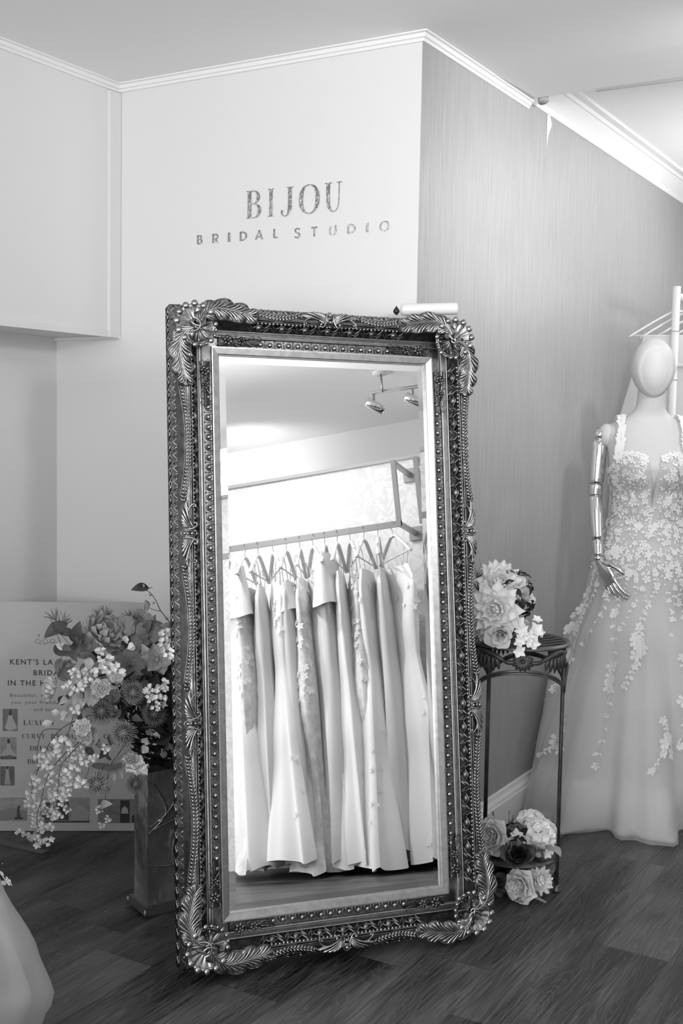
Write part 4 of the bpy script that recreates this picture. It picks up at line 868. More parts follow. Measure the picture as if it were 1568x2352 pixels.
 ('leafd',0.09,(-2.278,2.384,0.783),0.0432,(-0.19,-0.46,0.87)), ('leafd',0.12,(-2.259,2.396,0.781),0.0461,(0.57,0.02,0.82)),
 ('spike',0.16,(-2.337,2.367,0.848),0.0376,(-0.33,-0.34,0.88)), ('spike',0.2,(-2.324,2.384,0.825),0.0377,(0.36,0.08,0.93)),
 ('spike',0.2,(-2.328,2.406,0.834),0.0350,(0.49,0.15,0.86)), ('leafd',0.1,(-2.276,2.360,0.760),0.0372,(0.99,0.03,-0.17)),
 ('leafd',0.09,(-2.259,2.368,0.738),0.0429,(0.75,-0.19,-0.63)), ('leafd',0.08,(-2.245,2.379,0.760),0.0372,(-0.21,-0.83,-0.52)),
 ('leafd',0.14,(-2.308,2.360,0.707),0.0461,(0.17,-0.52,-0.84)), ('leafd',0.1,(-2.297,2.365,0.695),0.0490,(0.46,-0.24,-0.86)),
 ('leafd',0.12,(-2.277,2.353,0.681),0.0429,(0.89,0.00,-0.45)), ('leafd',0.1,(-2.112,2.509,0.817),0.0493,(0.56,0.00,0.83)),
 ('leafd',0.1,(-2.140,2.505,0.827),0.0349,(-0.08,-0.39,0.92)), ('leafd',0.12,(-2.258,2.433,0.802),0.0349,(-0.55,-0.74,0.39)),
 ('leafd',0.2,(-2.052,2.522,0.821),0.0432,(-0.59,-0.78,0.22)), ('leafd',0.06,(-2.247,2.319,0.629),0.0481,(0.85,0.10,0.51)),
 ('leafd',0.08,(-2.194,2.351,0.637),0.0481,(-0.53,-0.80,-0.27)), ('spike',0.12,(-2.178,2.496,0.847),0.0292,(-0.27,-0.41,0.87)),
 ('spike',0.14,(-2.156,2.508,0.842),0.0292,(0.40,0.00,0.92)), ('leafd',0.05,(-2.143,2.511,0.921),0.0523,(-0.50,-0.86,-0.08)),
 ('budb',0.5,(-2.137,2.516,0.930),0.0131,(-0.01,-0.25,0.97)), ('budb',0.42,(-2.126,2.518,0.878),0.0247,(0.15,-0.41,0.90)),
 ('spike',0.1,(-2.118,2.525,0.906),0.0102,(0.21,-0.01,0.98)), ('spike',0.1,(-2.109,2.528,0.883),0.0087,(-0.70,-0.61,0.36)),
 ('spike',0.1,(-2.074,2.545,0.840),0.0116,(-0.00,-0.14,0.99)), ('leafd',0.3,(-2.109,2.524,0.840),0.0262,(-0.03,-0.44,0.90)),
 ('leafd',0.16,(-2.103,2.528,0.842),0.0233,(0.47,-0.13,0.87)), ('disc',0.14,(-2.172,2.444,0.671),0.0204,(-0.07,-0.67,0.74)),
 ('leaf',0.36,(-2.192,2.517,0.747),0.0572,(0.83,0.07,-0.56)), ('leafd',0.09,(-2.289,2.410,0.757),0.0575,(-0.17,-0.95,-0.26)),
 ('disc',0.14,(-2.126,2.483,0.773),0.0199,(0.99,0.04,0.09)), ('leaf',0.4,(-2.274,2.427,0.774),0.0544,(0.01,-0.53,0.85)),
 ('leaf',0.33,(-2.152,2.488,0.729),0.0400,(-0.34,-0.50,0.80)), ('crinkle',0.28,(-2.142,2.531,0.713),0.0364,(0.62,-0.56,0.55)),
 ('bunch',0.68,(-2.221,2.460,0.654),0.0180,(0.41,-0.80,0.44)), ('leafd',0.07,(-2.173,2.518,0.803),0.0592,(-0.22,-0.84,-0.49)),
 ('leaf',0.18,(-2.263,2.417,0.735),0.0476,(0.95,0.09,0.28)), ('leafd',0.05,(-2.226,2.499,0.590),0.0431,(0.93,-0.08,0.37)),
 ('disc',0.11,(-2.337,2.396,0.743),0.0239,(-0.14,-0.96,-0.25)), ('bunch',0.75,(-2.151,2.480,0.656),0.0221,(0.60,-0.69,0.41)),
 ('petal',0.41,(-2.173,2.518,0.709),0.0194,(0.62,-0.15,0.77)), ('disc',0.23,(-2.344,2.435,0.732),0.0230,(0.89,-0.10,-0.45)),
 ('crinkle',0.31,(-2.175,2.522,0.733),0.0274,(0.54,-0.59,0.60)), ('leaf',0.16,(-2.249,2.405,0.729),0.0581,(-0.55,-0.76,0.35)),
 ('bunch',0.68,(-2.153,2.568,0.703),0.0186,(0.65,-0.48,0.59)), ('leafd',0.13,(-2.213,2.441,0.777),0.0533,(0.07,-0.60,0.79)),
 ('leaf',0.33,(-2.209,2.465,0.594),0.0413,(0.36,-0.37,0.86)), ('leaf',0.32,(-2.269,2.412,0.630),0.0567,(0.61,-0.36,-0.71)),
 ('crinkle',0.25,(-2.248,2.427,0.689),0.0376,(0.35,-0.82,0.46)), ('leafd',0.11,(-2.187,2.525,0.602),0.0524,(-0.32,-0.95,0.01)),
 ('leafd',0.1,(-2.164,2.553,0.658),0.0427,(-0.01,-0.79,-0.61)), ('petal',0.66,(-2.208,2.469,0.788),0.0256,(-0.40,-0.91,-0.13)),
 ('disc',0.14,(-2.326,2.399,0.671),0.0209,(0.72,-0.17,-0.67)), ('leafd',0.14,(-2.256,2.475,0.675),0.0498,(-0.12,-0.77,-0.63)),
 ('leafd',0.06,(-2.262,2.471,0.718),0.0508,(0.97,0.16,0.19)), ('crinkle',0.26,(-2.189,2.455,0.759),0.0274,(0.48,-0.69,0.54)),
 ('leafd',0.11,(-2.280,2.471,0.670),0.0499,(0.88,0.17,0.44)), ('disc',0.11,(-2.144,2.493,0.746),0.0218,(0.12,-0.53,0.84)),
 ('leaf',0.21,(-2.192,2.541,0.670),0.0546,(0.97,-0.16,-0.20)), ('leafd',0.11,(-2.307,2.423,0.628),0.0406,(-0.24,-0.72,-0.65)),
 ('petal',0.65,(-2.128,2.509,0.774),0.0196,(0.97,0.23,-0.07)), ('crinkle',0.24,(-2.217,2.413,0.644),0.0340,(0.41,-0.84,0.35)),
 ('leaf',0.32,(-2.285,2.464,0.620),0.0527,(-0.39,-0.65,-0.66)), ('bunch',0.82,(-2.239,2.502,0.726),0.0202,(0.39,-0.68,0.62)),
 ('bunch',0.77,(-2.273,2.459,0.668),0.0186,(0.27,-0.83,0.49)), ('disc',0.19,(-2.177,2.472,0.679),0.0213,(0.25,-0.33,0.91)),
 ('petal',0.58,(-2.142,2.529,0.689),0.0254,(0.96,0.09,-0.25)), ('leafd',0.05,(-2.153,2.455,0.627),0.0550,(0.10,-0.57,0.82)),
 ('leafd',0.14,(-2.275,2.459,0.719),0.0452,(-0.22,-0.89,-0.41)), ('crinkle',0.16,(-2.255,2.508,0.787),0.0382,(0.38,-0.65,0.66)),
 ('bunch',0.72,(-2.237,2.448,0.753),0.0208,(0.39,-0.73,0.56)), ('leaf',0.2,(-2.159,2.533,0.779),0.0477,(-0.59,-0.79,-0.17)),
 ('leaf',0.4,(-2.209,2.517,0.584),0.0503,(0.94,0.13,0.32)), ('leaf',0.4,(-2.246,2.488,0.762),0.0586,(0.15,-0.46,-0.87)),
 ('leaf',0.37,(-2.265,2.448,0.625),0.0518,(0.13,-0.36,-0.92)), ('leaf',0.31,(-2.315,2.395,0.664),0.0541,(0.98,-0.09,-0.18)),
 ('crinkle',0.24,(-2.250,2.423,0.774),0.0315,(0.37,-0.75,0.55)), ('leafd',0.06,(-2.130,2.560,0.625),0.0418,(0.99,-0.09,-0.13)),
 ('petal',0.66,(-2.296,2.432,0.747),0.0258,(0.89,0.19,0.41)), ('crinkle',0.16,(-2.166,2.494,0.720),0.0374,(0.55,-0.64,0.54)),
 ('leafd',0.07,(-2.197,2.418,0.615),0.0449,(-0.47,-0.88,0.00)), ('leaf',0.31,(-2.088,2.502,0.664),0.0414,(0.41,-0.37,-0.84)),
 ('leafd',0.11,(-2.256,2.460,0.648),0.0554,(-0.09,-0.94,-0.32)), ('bunch',0.72,(-2.161,2.509,0.647),0.0196,(0.61,-0.65,0.45)),
 ('bunch',0.76,(-2.157,2.502,0.602),0.0199,(0.65,-0.70,0.29)), ('leaf',0.23,(-2.192,2.431,0.611),0.0588,(0.93,0.26,0.26)),
 ('leaf',0.21,(-2.201,2.510,0.717),0.0459,(0.86,-0.08,0.50)), ('leaf',0.25,(-2.170,2.498,0.682),0.0573,(0.71,0.01,0.70)),
 ('leafd',0.13,(-2.127,2.509,0.667),0.0438,(0.96,0.14,0.24)), ('crinkle',0.26,(-2.165,2.545,0.641),0.0274,(0.67,-0.55,0.50)),
 ('leafd',0.09,(-2.120,2.582,0.744),0.0460,(-0.27,-0.43,0.86)), ('leafd',0.12,(-2.133,2.530,0.761),0.0531,(-0.26,-0.95,0.15)),
 ('crinkle',0.17,(-2.176,2.526,0.758),0.0332,(0.53,-0.58,0.62)), ('leaf',0.39,(-2.309,2.458,0.785),0.0582,(0.42,-0.51,-0.75)),
 ('leaf',0.37,(-2.182,2.442,0.625),0.0394,(0.31,-0.21,0.93)), ('bunch',0.76,(-2.248,2.464,0.640),0.0170,(0.32,-0.84,0.43)),
 ('leaf',0.19,(-2.195,2.485,0.736),0.0467,(-0.31,-0.90,-0.31)), ('crinkle',0.19,(-2.278,2.490,0.793),0.0268,(0.34,-0.68,0.65)),
 ('leafd',0.12,(-2.174,2.452,0.745),0.0422,(0.93,-0.02,-0.36)), ('disc',0.17,(-2.226,2.476,0.777),0.0234,(-0.17,-0.66,0.73)),
 ('petal',0.61,(-2.215,2.488,0.610),0.0200,(-0.58,-0.81,-0.01)), ('disc',0.18,(-2.169,2.529,0.717),0.0232,(0.96,0.05,0.26)),
 ('leaf',0.21,(-2.217,2.382,0.619),0.0401,(0.78,-0.03,-0.63)), ('disc',0.14,(-2.160,2.416,0.620),0.0215,(-0.34,-0.82,-0.45)),
 ('disc',0.21,(-2.158,2.418,0.628),0.0215,(0.90,-0.07,-0.43)), ('leafd',0.08,(-2.174,2.395,0.468),0.0401,(-0.04,-0.85,-0.53)),
 ('leafd',0.08,(-2.243,2.360,0.540),0.0401,(0.55,-0.32,-0.77)), ('leaf',0.31,(-2.187,2.400,0.610),0.0401,(-0.19,-0.61,-0.77)),
 ('petal',0.5,(-2.227,2.377,0.620),0.0215,(0.08,-0.78,-0.62)), ('leaf',0.18,(-2.140,2.420,0.527),0.0401,(-0.23,-0.79,-0.57)),
 ('leafd',0.08,(-2.157,2.408,0.510),0.0401,(0.40,-0.55,-0.74)), ('petal',0.5,(-2.194,2.387,0.510),0.0215,(0.80,-0.19,-0.56)),
 ('leaf',0.26,(-2.173,2.409,0.621),0.0401,(0.85,-0.29,-0.44)), ('petal',0.5,(-2.130,2.427,0.537),0.0215,(0.07,-0.61,-0.79)),
 ('leafd',0.08,(-2.231,2.371,0.581),0.0401,(-0.18,-0.64,-0.75)), ('disc',0.18,(-2.195,2.398,0.643),0.0215,(0.81,0.00,-0.59)),
 ('leafd',0.08,(-2.205,2.376,0.474),0.0401,(0.82,0.09,-0.56)), ('leafd',0.08,(-2.203,2.389,0.600),0.0401,(0.24,-0.57,-0.79)),
 ('leaf',0.17,(-2.097,2.449,0.568),0.0401,(0.98,-0.11,-0.15)), ('leaf',0.28,(-2.187,2.389,0.496),0.0401,(0.82,-0.24,-0.52)),
 ('leaf',0.32,(-2.147,2.420,0.574),0.0401,(-0.10,-0.69,-0.71)), ('disc',0.14,(-2.218,2.378,0.572),0.0215,(-0.28,-0.86,-0.42)),
 ('leaf',0.34,(-2.228,2.373,0.589),0.0401,(0.40,-0.52,-0.75)), ('petal',0.5,(-2.260,2.355,0.595),0.0215,(0.06,-0.56,-0.82)),
 ('leafd',0.08,(-2.223,2.377,0.599),0.0401,(0.78,-0.33,-0.53)), ('disc',0.22,(-2.227,2.367,0.512),0.0215,(0.36,-0.51,-0.78)),
 ('leafd',0.08,(-2.162,2.412,0.587),0.0401,(0.99,-0.12,-0.10)), ('petal',0.5,(-2.231,2.366,0.526),0.0215,(0.34,-0.66,-0.67)),
 ('bunch',0.84,(-2.218,2.206,0.309),0.0162,(0.45,-0.89,-0.10)), ('bunch',0.73,(-2.184,2.242,0.492),0.0143,(0.46,-0.89,0.06)),
 ('bunch',0.85,(-2.158,2.250,0.514),0.0138,(0.49,-0.87,0.09)), ('bunch',0.76,(-2.212,2.226,0.432),0.0141,(0.44,-0.90,-0.00)),
 ('bunch',0.8,(-2.210,2.233,0.404),0.0117,(0.44,-0.90,-0.03)), ('bunch',0.72,(-2.224,2.224,0.357),0.0127,(0.44,-0.90,-0.07)),
 ('bunch',0.79,(-2.214,2.253,0.367),0.0124,(0.45,-0.89,-0.08)), ('bunch',0.72,(-2.239,2.179,0.293),0.0118,(0.44,-0.89,-0.09)),
 ('bunch',0.72,(-2.226,2.232,0.386),0.0161,(0.43,-0.90,-0.05)), ('bunch',0.84,(-2.183,2.218,0.358),0.0138,(0.48,-0.88,-0.06)),
 ('bunch',0.82,(-2.174,2.242,0.457),0.0119,(0.48,-0.88,0.02)), ('bunch',0.71,(-2.133,2.267,0.510),0.0117,(0.52,-0.85,0.08)),
 ('bunch',0.84,(-2.263,2.173,0.295),0.0147,(0.42,-0.90,-0.09)), ('bunch',0.72,(-2.193,2.271,0.450),0.0139,(0.46,-0.89,-0.00)),
 ('bunch',0.8,(-2.230,2.185,0.280),0.0110,(0.45,-0.89,-0.10)), ('bunch',0.83,(-2.238,2.197,0.281),0.0149,(0.44,-0.89,-0.11)),
 ('bunch',0.85,(-2.243,2.215,0.375),0.0154,(0.42,-0.91,-0.05)), ('bunch',0.79,(-2.175,2.285,0.516),0.0138,(0.47,-0.88,0.08)),
 ('bunch',0.79,(-2.204,2.230,0.391),0.0126,(0.45,-0.89,-0.04)), ('bunch',0.74,(-2.264,2.221,0.305),0.0123,(0.41,-0.90,-0.11)),
 ('bunch',0.82,(-2.192,2.232,0.418),0.0123,(0.46,-0.89,-0.02)), ('bunch',0.72,(-2.239,2.226,0.367),0.0147,(0.42,-0.90,-0.07)),
 ('bunch',0.72,(-2.259,2.203,0.338),0.0123,(0.41,-0.91,-0.08)), ('bunch',0.83,(-2.161,2.252,0.503),0.0124,(0.49,-0.87,0.07)),
 ('bunch',0.83,(-2.244,2.213,0.360),0.0155,(0.42,-0.91,-0.06)), ('bunch',0.76,(-2.216,2.222,0.346),0.0126,(0.45,-0.89,-0.08)),
 ('bunch',0.71,(-2.242,2.202,0.303),0.0145,(0.43,-0.90,-0.10)), ('bunch',0.75,(-2.226,2.208,0.326),0.0121,(0.44,-0.89,-0.09)),
 ('bunch',0.73,(-2.170,2.263,0.480),0.0134,(0.48,-0.88,0.04)), ('bunch',0.74,(-2.266,2.212,0.272),0.0112,(0.42,-0.90,-0.13)),
 ('bunch',0.78,(-2.164,2.276,0.497),0.0130,(0.49,-0.87,0.06)), ('bunch',0.81,(-2.217,2.215,0.373),0.0152,(0.44,-0.90,-0.05)),
 ('bunch',0.77,(-2.199,2.216,0.363),0.0119,(0.46,-0.89,-0.06)), ('bunch',0.83,(-2.198,2.263,0.435),0.0165,(0.45,-0.89,-0.02)),
 ('bunch',0.79,(-2.235,2.200,0.343),0.0154,(0.43,-0.90,-0.07)), ('bunch',0.76,(-2.154,2.249,0.443),0.0155,(0.50,-0.87,0.00))]
LEFT_S = [(0.00260237,[(-2.064,2.550,0.826),(-2.091,2.537,0.862),(-2.103,2.532,0.889),(-2.118,2.525,0.911),(-2.133,2.518,0.920),(-2.139,2.514,0.925)]),
 (0.00212921,[(-2.091,2.537,0.860),(-2.108,2.527,0.864),(-2.124,2.519,0.871)]),
 (0.00270376,[(-2.111,2.329,0.617),(-2.160,2.274,0.592),(-2.188,2.244,0.570),(-2.213,2.225,0.529),(-2.239,2.216,0.468),(-2.251,2.205,0.421),(-2.253,2.200,0.380)]),
 (0.00247845,[(-2.132,2.310,0.546),(-2.136,2.272,0.542),(-2.167,2.239,0.510),(-2.197,2.218,0.465),(-2.209,2.207,0.428),(-2.216,2.199,0.381),(-2.224,2.190,0.335),(-2.206,2.185,0.298)]),
 (0.00202782,[(-2.209,2.266,0.562),(-2.235,2.227,0.563),(-2.246,2.216,0.514),(-2.245,2.215,0.491)]),
 (0.00224562,[(-2.140,2.293,0.549),(-2.149,2.250,0.516),(-2.175,2.231,0.475),(-2.172,2.218,0.431),(-2.171,2.215,0.397),(-2.161,2.217,0.351)]),
 (0.00202106,[(-2.174,2.279,0.606),(-2.183,2.269,0.560),(-2.190,2.262,0.530),(-2.198,2.255,0.501),(-2.200,2.250,0.466)]),
 (0.00178448,[(-2.203,2.227,0.477),(-2.232,2.208,0.465),(-2.248,2.197,0.441),(-2.247,2.195,0.410)]),
 (0.00200754,[(-2.111,2.287,0.543),(-2.123,2.275,0.496),(-2.118,2.276,0.467),(-2.125,2.269,0.438)]),
 (0.00270376,[(-2.046,2.361,0.548),(-2.074,2.340,0.495),(-2.090,2.327,0.465),(-2.094,2.321,0.418),(-2.097,2.315,0.371),(-2.103,2.308,0.336)]),
 (0.00157719,[(-2.090,2.327,0.465),(-2.063,2.346,0.495),(-2.044,2.359,0.513)]),
 (0.00272178,[(-2.127,2.333,0.515),(-2.091,2.355,0.523)]),
 (0.00186259,[(-2.292,2.352,0.771),(-2.319,2.342,0.837),(-2.326,2.339,0.855)]),
 (0.00186259,[(-2.249,2.375,0.748),(-2.282,2.359,0.784),(-2.316,2.343,0.831)]),
 (0.00156668,[(-2.157,2.286,0.702),(-2.128,2.306,0.738),(-2.094,2.327,0.756),(-2.064,2.345,0.757)]),
 (0.00156668,[(-2.189,2.262,0.655),(-2.176,2.272,0.679),(-2.157,2.286,0.702)]),
 (0.00168985,[(-2.136,2.297,0.429),(-2.116,2.310,0.441),(-2.097,2.323,0.465)])]
TOP_T = [
 ('dahlia',0.9,(-1.347,3.204,0.927),0.0732,(0.53,-0.62,0.58)), ('dahlia',0.92,(-1.319,3.134,0.865),0.0855,(0.11,-0.99,0.03)),
 ('dahlia',0.9,(-1.350,3.147,0.825),0.0668,(0.15,-0.86,-0.49)), ('rose',0.86,(-1.319,3.257,0.929),0.0383,(0.54,-0.44,0.72)),
 ('rose',0.8,(-1.287,3.271,0.882),0.0397,(0.88,-0.26,0.39)), ('rose',0.8,(-1.305,3.286,0.911),0.0286,(0.53,-0.34,0.77)),
 ('petal',0.85,(-1.259,3.212,0.816),0.0391,(0.20,-0.37,0.91)), ('petal',0.82,(-1.271,3.204,0.806),0.0335,(0.51,-0.21,0.83)),
 ('rose',0.62,(-1.291,3.098,0.797),0.0477,(0.36,-0.92,-0.15)), ('floret',0.86,(-1.256,3.145,0.829),0.0233,(0.42,-0.90,0.09)),
 ('floret',0.86,(-1.243,3.139,0.809),0.0232,(0.44,-0.90,0.05)), ('floret',0.86,(-1.217,3.177,0.805),0.0275,(0.70,-0.63,0.33)),
 ('floret',0.84,(-1.224,3.149,0.790),0.0232,(0.47,-0.88,0.02)), ('floret',0.84,(-1.212,3.154,0.772),0.0232,(0.49,-0.87,-0.01)),
 ('floret',0.86,(-1.242,3.137,0.786),0.0219,(0.44,-0.90,0.01)), ('floret',0.84,(-1.246,3.134,0.775),0.0191,(0.43,-0.90,-0.01)),
 ('floret',0.85,(-1.234,3.105,0.753),0.0203,(0.42,-0.91,-0.03)), ('floret',0.86,(-1.221,3.200,0.831),0.0180,(0.41,-0.48,0.77)),
 ('petal',0.8,(-1.220,3.137,0.767),0.0191,(-0.06,-0.63,-0.78)), ('floret',0.8,(-1.207,3.194,0.798),0.0165,(0.54,-0.84,0.03)),
 ('petal',0.84,(-1.241,3.100,0.742),0.0190,(-0.06,-0.63,-0.78)), ('leafd',0.1,(-1.274,3.161,0.870),0.0359,(0.49,-0.22,0.84)),
 ('leafd',0.1,(-1.282,3.167,0.855),0.0360,(-0.21,-0.61,0.77)), ('leafd',0.12,(-1.267,3.152,0.852),0.0330,(0.91,-0.05,0.41)),
 ('leafd',0.09,(-1.288,3.162,0.842),0.0332,(-0.38,-0.77,-0.50)), ('leafd',0.08,(-1.279,3.167,0.836),0.0304,(0.38,-0.47,-0.80)),
 ('leafd',0.12,(-1.303,3.176,0.832),0.0278,(-0.51,-0.86,0.07)), ('leafd',0.11,(-1.264,3.167,0.866),0.0248,(0.97,-0.16,-0.19)),
 ('leafd',0.05,(-1.325,3.225,0.883),0.0282,(-0.05,-0.36,0.93)), ('leafd',0.05,(-1.326,3.249,0.897),0.0341,(0.61,-0.16,-0.78)),
 ('crinkle',0.3,(-1.315,3.209,0.890),0.0126,(0.36,-0.90,0.26)), ('petal',0.4,(-1.307,3.189,0.876),0.0195,(0.40,-0.27,0.88)),
 ('leafd',0.04,(-1.289,3.193,0.805),0.0446,(0.05,-0.49,-0.87)), ('leafd',0.05,(-1.319,3.228,0.876),0.0423,(0.25,-0.54,-0.81)),
 ('leafd',0.04,(-1.303,3.259,0.848),0.0483,(-0.02,-0.68,-0.74)), ('leafd',0.04,(-1.402,3.196,0.806),0.0511,(0.49,-0.23,-0.84)),
 ('petal',0.4,(-1.368,3.124,0.810),0.0222,(-0.19,-0.82,-0.54)), ('spike',0.05,(-1.404,3.185,0.953),0.0254,(0.24,0.01,0.97)),
 ('spike',0.05,(-1.405,3.181,0.920),0.0310,(-0.12,-0.21,0.97))]
TOP_S = [(0.00126926,[(-1.410,3.179,0.927),(-1.405,3.185,0.963),(-1.400,3.190,0.982),(-1.404,3.189,0.999)]),
 (0.00114234,[(-1.408,3.181,0.933),(-1.412,3.181,0.966),(-1.408,3.185,0.979)]),
 (0.00173491,[(-1.285,3.146,0.774),(-1.262,3.158,0.762),(-1.257,3.160,0.743)]),
 (0.00247845,[(-1.271,3.154,0.768),(-1.284,3.149,0.799),(-1.291,3.147,0.831)])]
SHELF_T = [
 ('peony',0.78,(-1.308,3.138,0.180),0.0570,(-0.06,-0.96,0.28)), ('hydrangea',0.9,(-1.260,3.305,0.169),0.0590,(0.31,-0.61,0.73)),
 ('hydrangea',0.92,(-1.211,3.264,0.167),0.0551,(0.66,-0.50,0.56)), ('floret',0.9,(-1.245,3.220,0.154),0.0231,(0.34,-0.85,0.41)),
 ('floret',0.85,(-1.267,3.208,0.172),0.0216,(0.30,-0.85,0.43)), ('floret',0.85,(-1.277,3.200,0.156),0.0187,(0.28,-0.87,0.41)),
 ('floret',0.85,(-1.247,3.194,0.148),0.0186,(0.33,-0.86,0.38)), ('floret',0.85,(-1.170,3.239,0.140),0.0186,(0.81,-0.59,0.02)),
 ('floret',0.85,(-1.178,3.233,0.126),0.0172,(0.45,-0.82,0.35)), ('petal',0.85,(-1.277,3.273,0.181),0.0235,(0.48,-0.24,0.85)),
 ('floret',0.85,(-1.212,3.298,0.164),0.0190,(0.44,-0.76,0.48)), ('floret',0.85,(-1.237,3.343,0.176),0.0193,(0.43,-0.70,0.57)),
 ('floret',0.86,(-1.257,3.308,0.185),0.0206,(0.36,-0.75,0.55)), ('leafd',0.12,(-1.282,3.224,0.189),0.0377,(0.48,-0.18,0.86)),
 ('leafd',0.1,(-1.265,3.234,0.187),0.0348,(0.87,-0.02,0.49)), ('leafd',0.1,(-1.283,3.211,0.179),0.0376,(-0.29,-0.62,0.73)),
 ('leafd',0.09,(-1.297,3.226,0.179),0.0349,(0.11,-0.64,-0.76)), ('leafd',0.2,(-1.332,3.240,0.181),0.0323,(0.01,-0.43,0.90)),
 ('disc',0.14,(-1.305,3.234,0.197),0.0131,(0.23,-0.84,0.50)), ('disc',0.14,(-1.296,3.241,0.208),0.0146,(0.25,-0.82,0.51)),
 ('disc',0.06,(-1.313,3.255,0.221),0.0066,(0.22,-0.81,0.54)), ('disc',0.08,(-1.355,3.229,0.215),0.0073,(0.15,-0.84,0.52)),
 ('petal',0.35,(-1.331,3.240,0.177),0.0264,(-0.13,-0.45,0.88)), ('rose',0.012,(-1.220,3.106,0.153),0.0503,(0.31,-0.63,0.71)),
 ('rose',0.02,(-1.315,3.173,0.097),0.0288,(-0.17,-0.95,0.27)), ('spike',0.012,(-1.257,3.188,0.140),0.0373,(0.07,-0.17,0.98)),
 ('thistle',0.3,(-1.217,3.211,0.135),0.0201,(0.38,-0.85,0.37)), ('thistle',0.25,(-1.197,3.223,0.130),0.0172,(0.42,-0.83,0.36)),
 ('floret',0.4,(-1.288,3.191,0.130),0.0130,(0.26,-0.89,0.36)), ('petal',0.35,(-1.289,3.167,0.118),0.0287,(0.24,-0.29,0.93)),
 ('leafd',0.03,(-1.230,3.223,0.099),0.0432,(0.84,-0.16,0.51)), ('leafd',0.04,(-1.202,3.240,0.099),0.0375,(0.99,-0.14,-0.07)),
 ('leafd',0.28,(-1.149,3.240,0.137),0.0372,(0.68,-0.33,-0.66)), ('leafd',0.2,(-1.169,3.228,0.143),0.0343,(0.95,-0.12,-0.27)),
 ('leafd',0.04,(-1.300,3.220,0.132),0.0378,(0.24,-0.29,0.93)), ('leafd',0.03,(-1.315,3.208,0.099),0.0436,(0.00,-0.77,-0.64)),
 ('thistle',0.6,(-1.190,3.192,0.132),0.0085,(0.40,-0.85,0.35))]
SHELF_S = [(0.001258,[(-1.307,3.243,0.172),(-1.308,3.245,0.205),(-1.309,3.246,0.223)]),
 (0.001258,[(-1.342,3.223,0.191),(-1.348,3.222,0.211),(-1.357,3.218,0.228)]),
 (0.001258,[(-1.348,3.222,0.211),(-1.350,3.222,0.230)])]
FLOOR_T = [
 ('peony',0.86,(-1.216,3.146,0.051),0.0539,(-0.16,-0.98,0.11)), ('dahlia',0.9,(-1.186,3.187,0.057),0.0465,(0.87,-0.27,0.42)),
 ('petal',0.8,(-1.196,3.178,0.014),0.0336,(0.99,-0.14,-0.06)), ('rose',0.1,(-1.285,3.127,0.045),0.0388,(0.88,-0.36,0.32)),
 ('rose',0.03,(-1.305,3.187,0.061),0.0289,(0.09,-0.55,0.83)), ('leafd',0.03,(-1.277,3.203,0.048),0.0421,(0.00,-0.42,0.91)),
 ('leafd',0.03,(-1.260,3.214,0.061),0.0394,(0.47,-0.17,0.87)), ('leafd',0.04,(-1.273,3.179,0.017),0.0340,(-0.04,-0.72,-0.69)),
 ('bunch',0.6,(-1.235,3.206,0.069),0.0091,(0.36,-0.83,0.43)), ('thistle',0.5,(-1.243,3.152,0.043),0.0103,(0.33,-0.87,0.37)),
 ('thistle',0.55,(-1.251,3.146,0.020),0.0142,(0.32,-0.89,0.33)), ('thistle',0.55,(-1.251,3.144,0.004),0.0090,(0.32,-0.89,0.31)),
 ('thistle',0.5,(-1.247,3.149,0.030),0.0116,(0.32,-0.88,0.35)), ('thistle',0.45,(-1.192,3.253,0.050),0.0105,(0.46,-0.78,0.42)),
 ('leafd',0.15,(-1.220,3.117,0.016),0.0306,(0.89,-0.08,-0.45)), ('leafd',0.03,(-1.335,3.191,0.039),0.0476,(0.47,-0.17,0.86)),
 ('leafd',0.02,(-1.300,3.210,0.027),0.0529,(0.12,-0.35,0.93))]
# ---- plinth with the large arrangement, left of the mirror
pB, e1, e2 = Vector((-2.066, 2.454, 0)), Vector((.42, .91, 0)).normalized(), Vector((-.91, .42, 0)).normalized()
VF = frame(pB+e1*.11+e2*.055, e1, e2, (0, 0, 1))
vs_ = empty('wrapped_plinth', VF, 'square pedestal wrapped in crumpled pewter satin beside the left edge of the mirror', 'pedestal')
def rough_box(hx, hy, z0, z1, amp, seed):
    b = MB(); per = [(-hx, -hy), (hx, -hy), (hx, hy), (-hx, hy)]
    def fn(u, v):
        x = v*4; i = min(int(x), 3); t = x-i; p, q = Vector(per[i]), Vector(per[(i+1) % 4]); t2 = .5-.5*math.cos(pi*t) if t not in (0, 1) else t
        p = p.lerp(q, t2); z = lerp(z0, z1, u)
        w = (math.sin(7*u+9*v+seed)+math.sin(17*u-23*v+2*seed)+.7*math.sin(31*v+5*u)+.5*math.sin(43*u+29*v))*amp*math.sin(pi*min(1, t*1.0))**.5
        return (p.x*(1+w/.1), p.y*(1+w/.06), z+.003*math.sin(20*v)*u)
    b.grid(fn, 40, 64); return b
rough_box(.103, .044, .030, .412, .0014, 2.).build('satin_wrap', M_plinth, vs_)
b = MB(); b.box((-.113, -.056, .022), (.113, .056, .032)); b.box((-.106, -.049, 0), (.106, .049, .010)); b.box((-.116, -.058, .008), (.116, .058, .024))
b.build('base', mat('pewter base', .16, .4, metal=.6), vs_)
b = MB()
for x in (-.116, .116):
    for y in (-.058, .058): b.ell((x, y, .016), (.006, .006, .012), 7, 6)
b.build('corner_bead', mat('pewter bead', .3, .35, metal=.9), vs_)
b = MB()
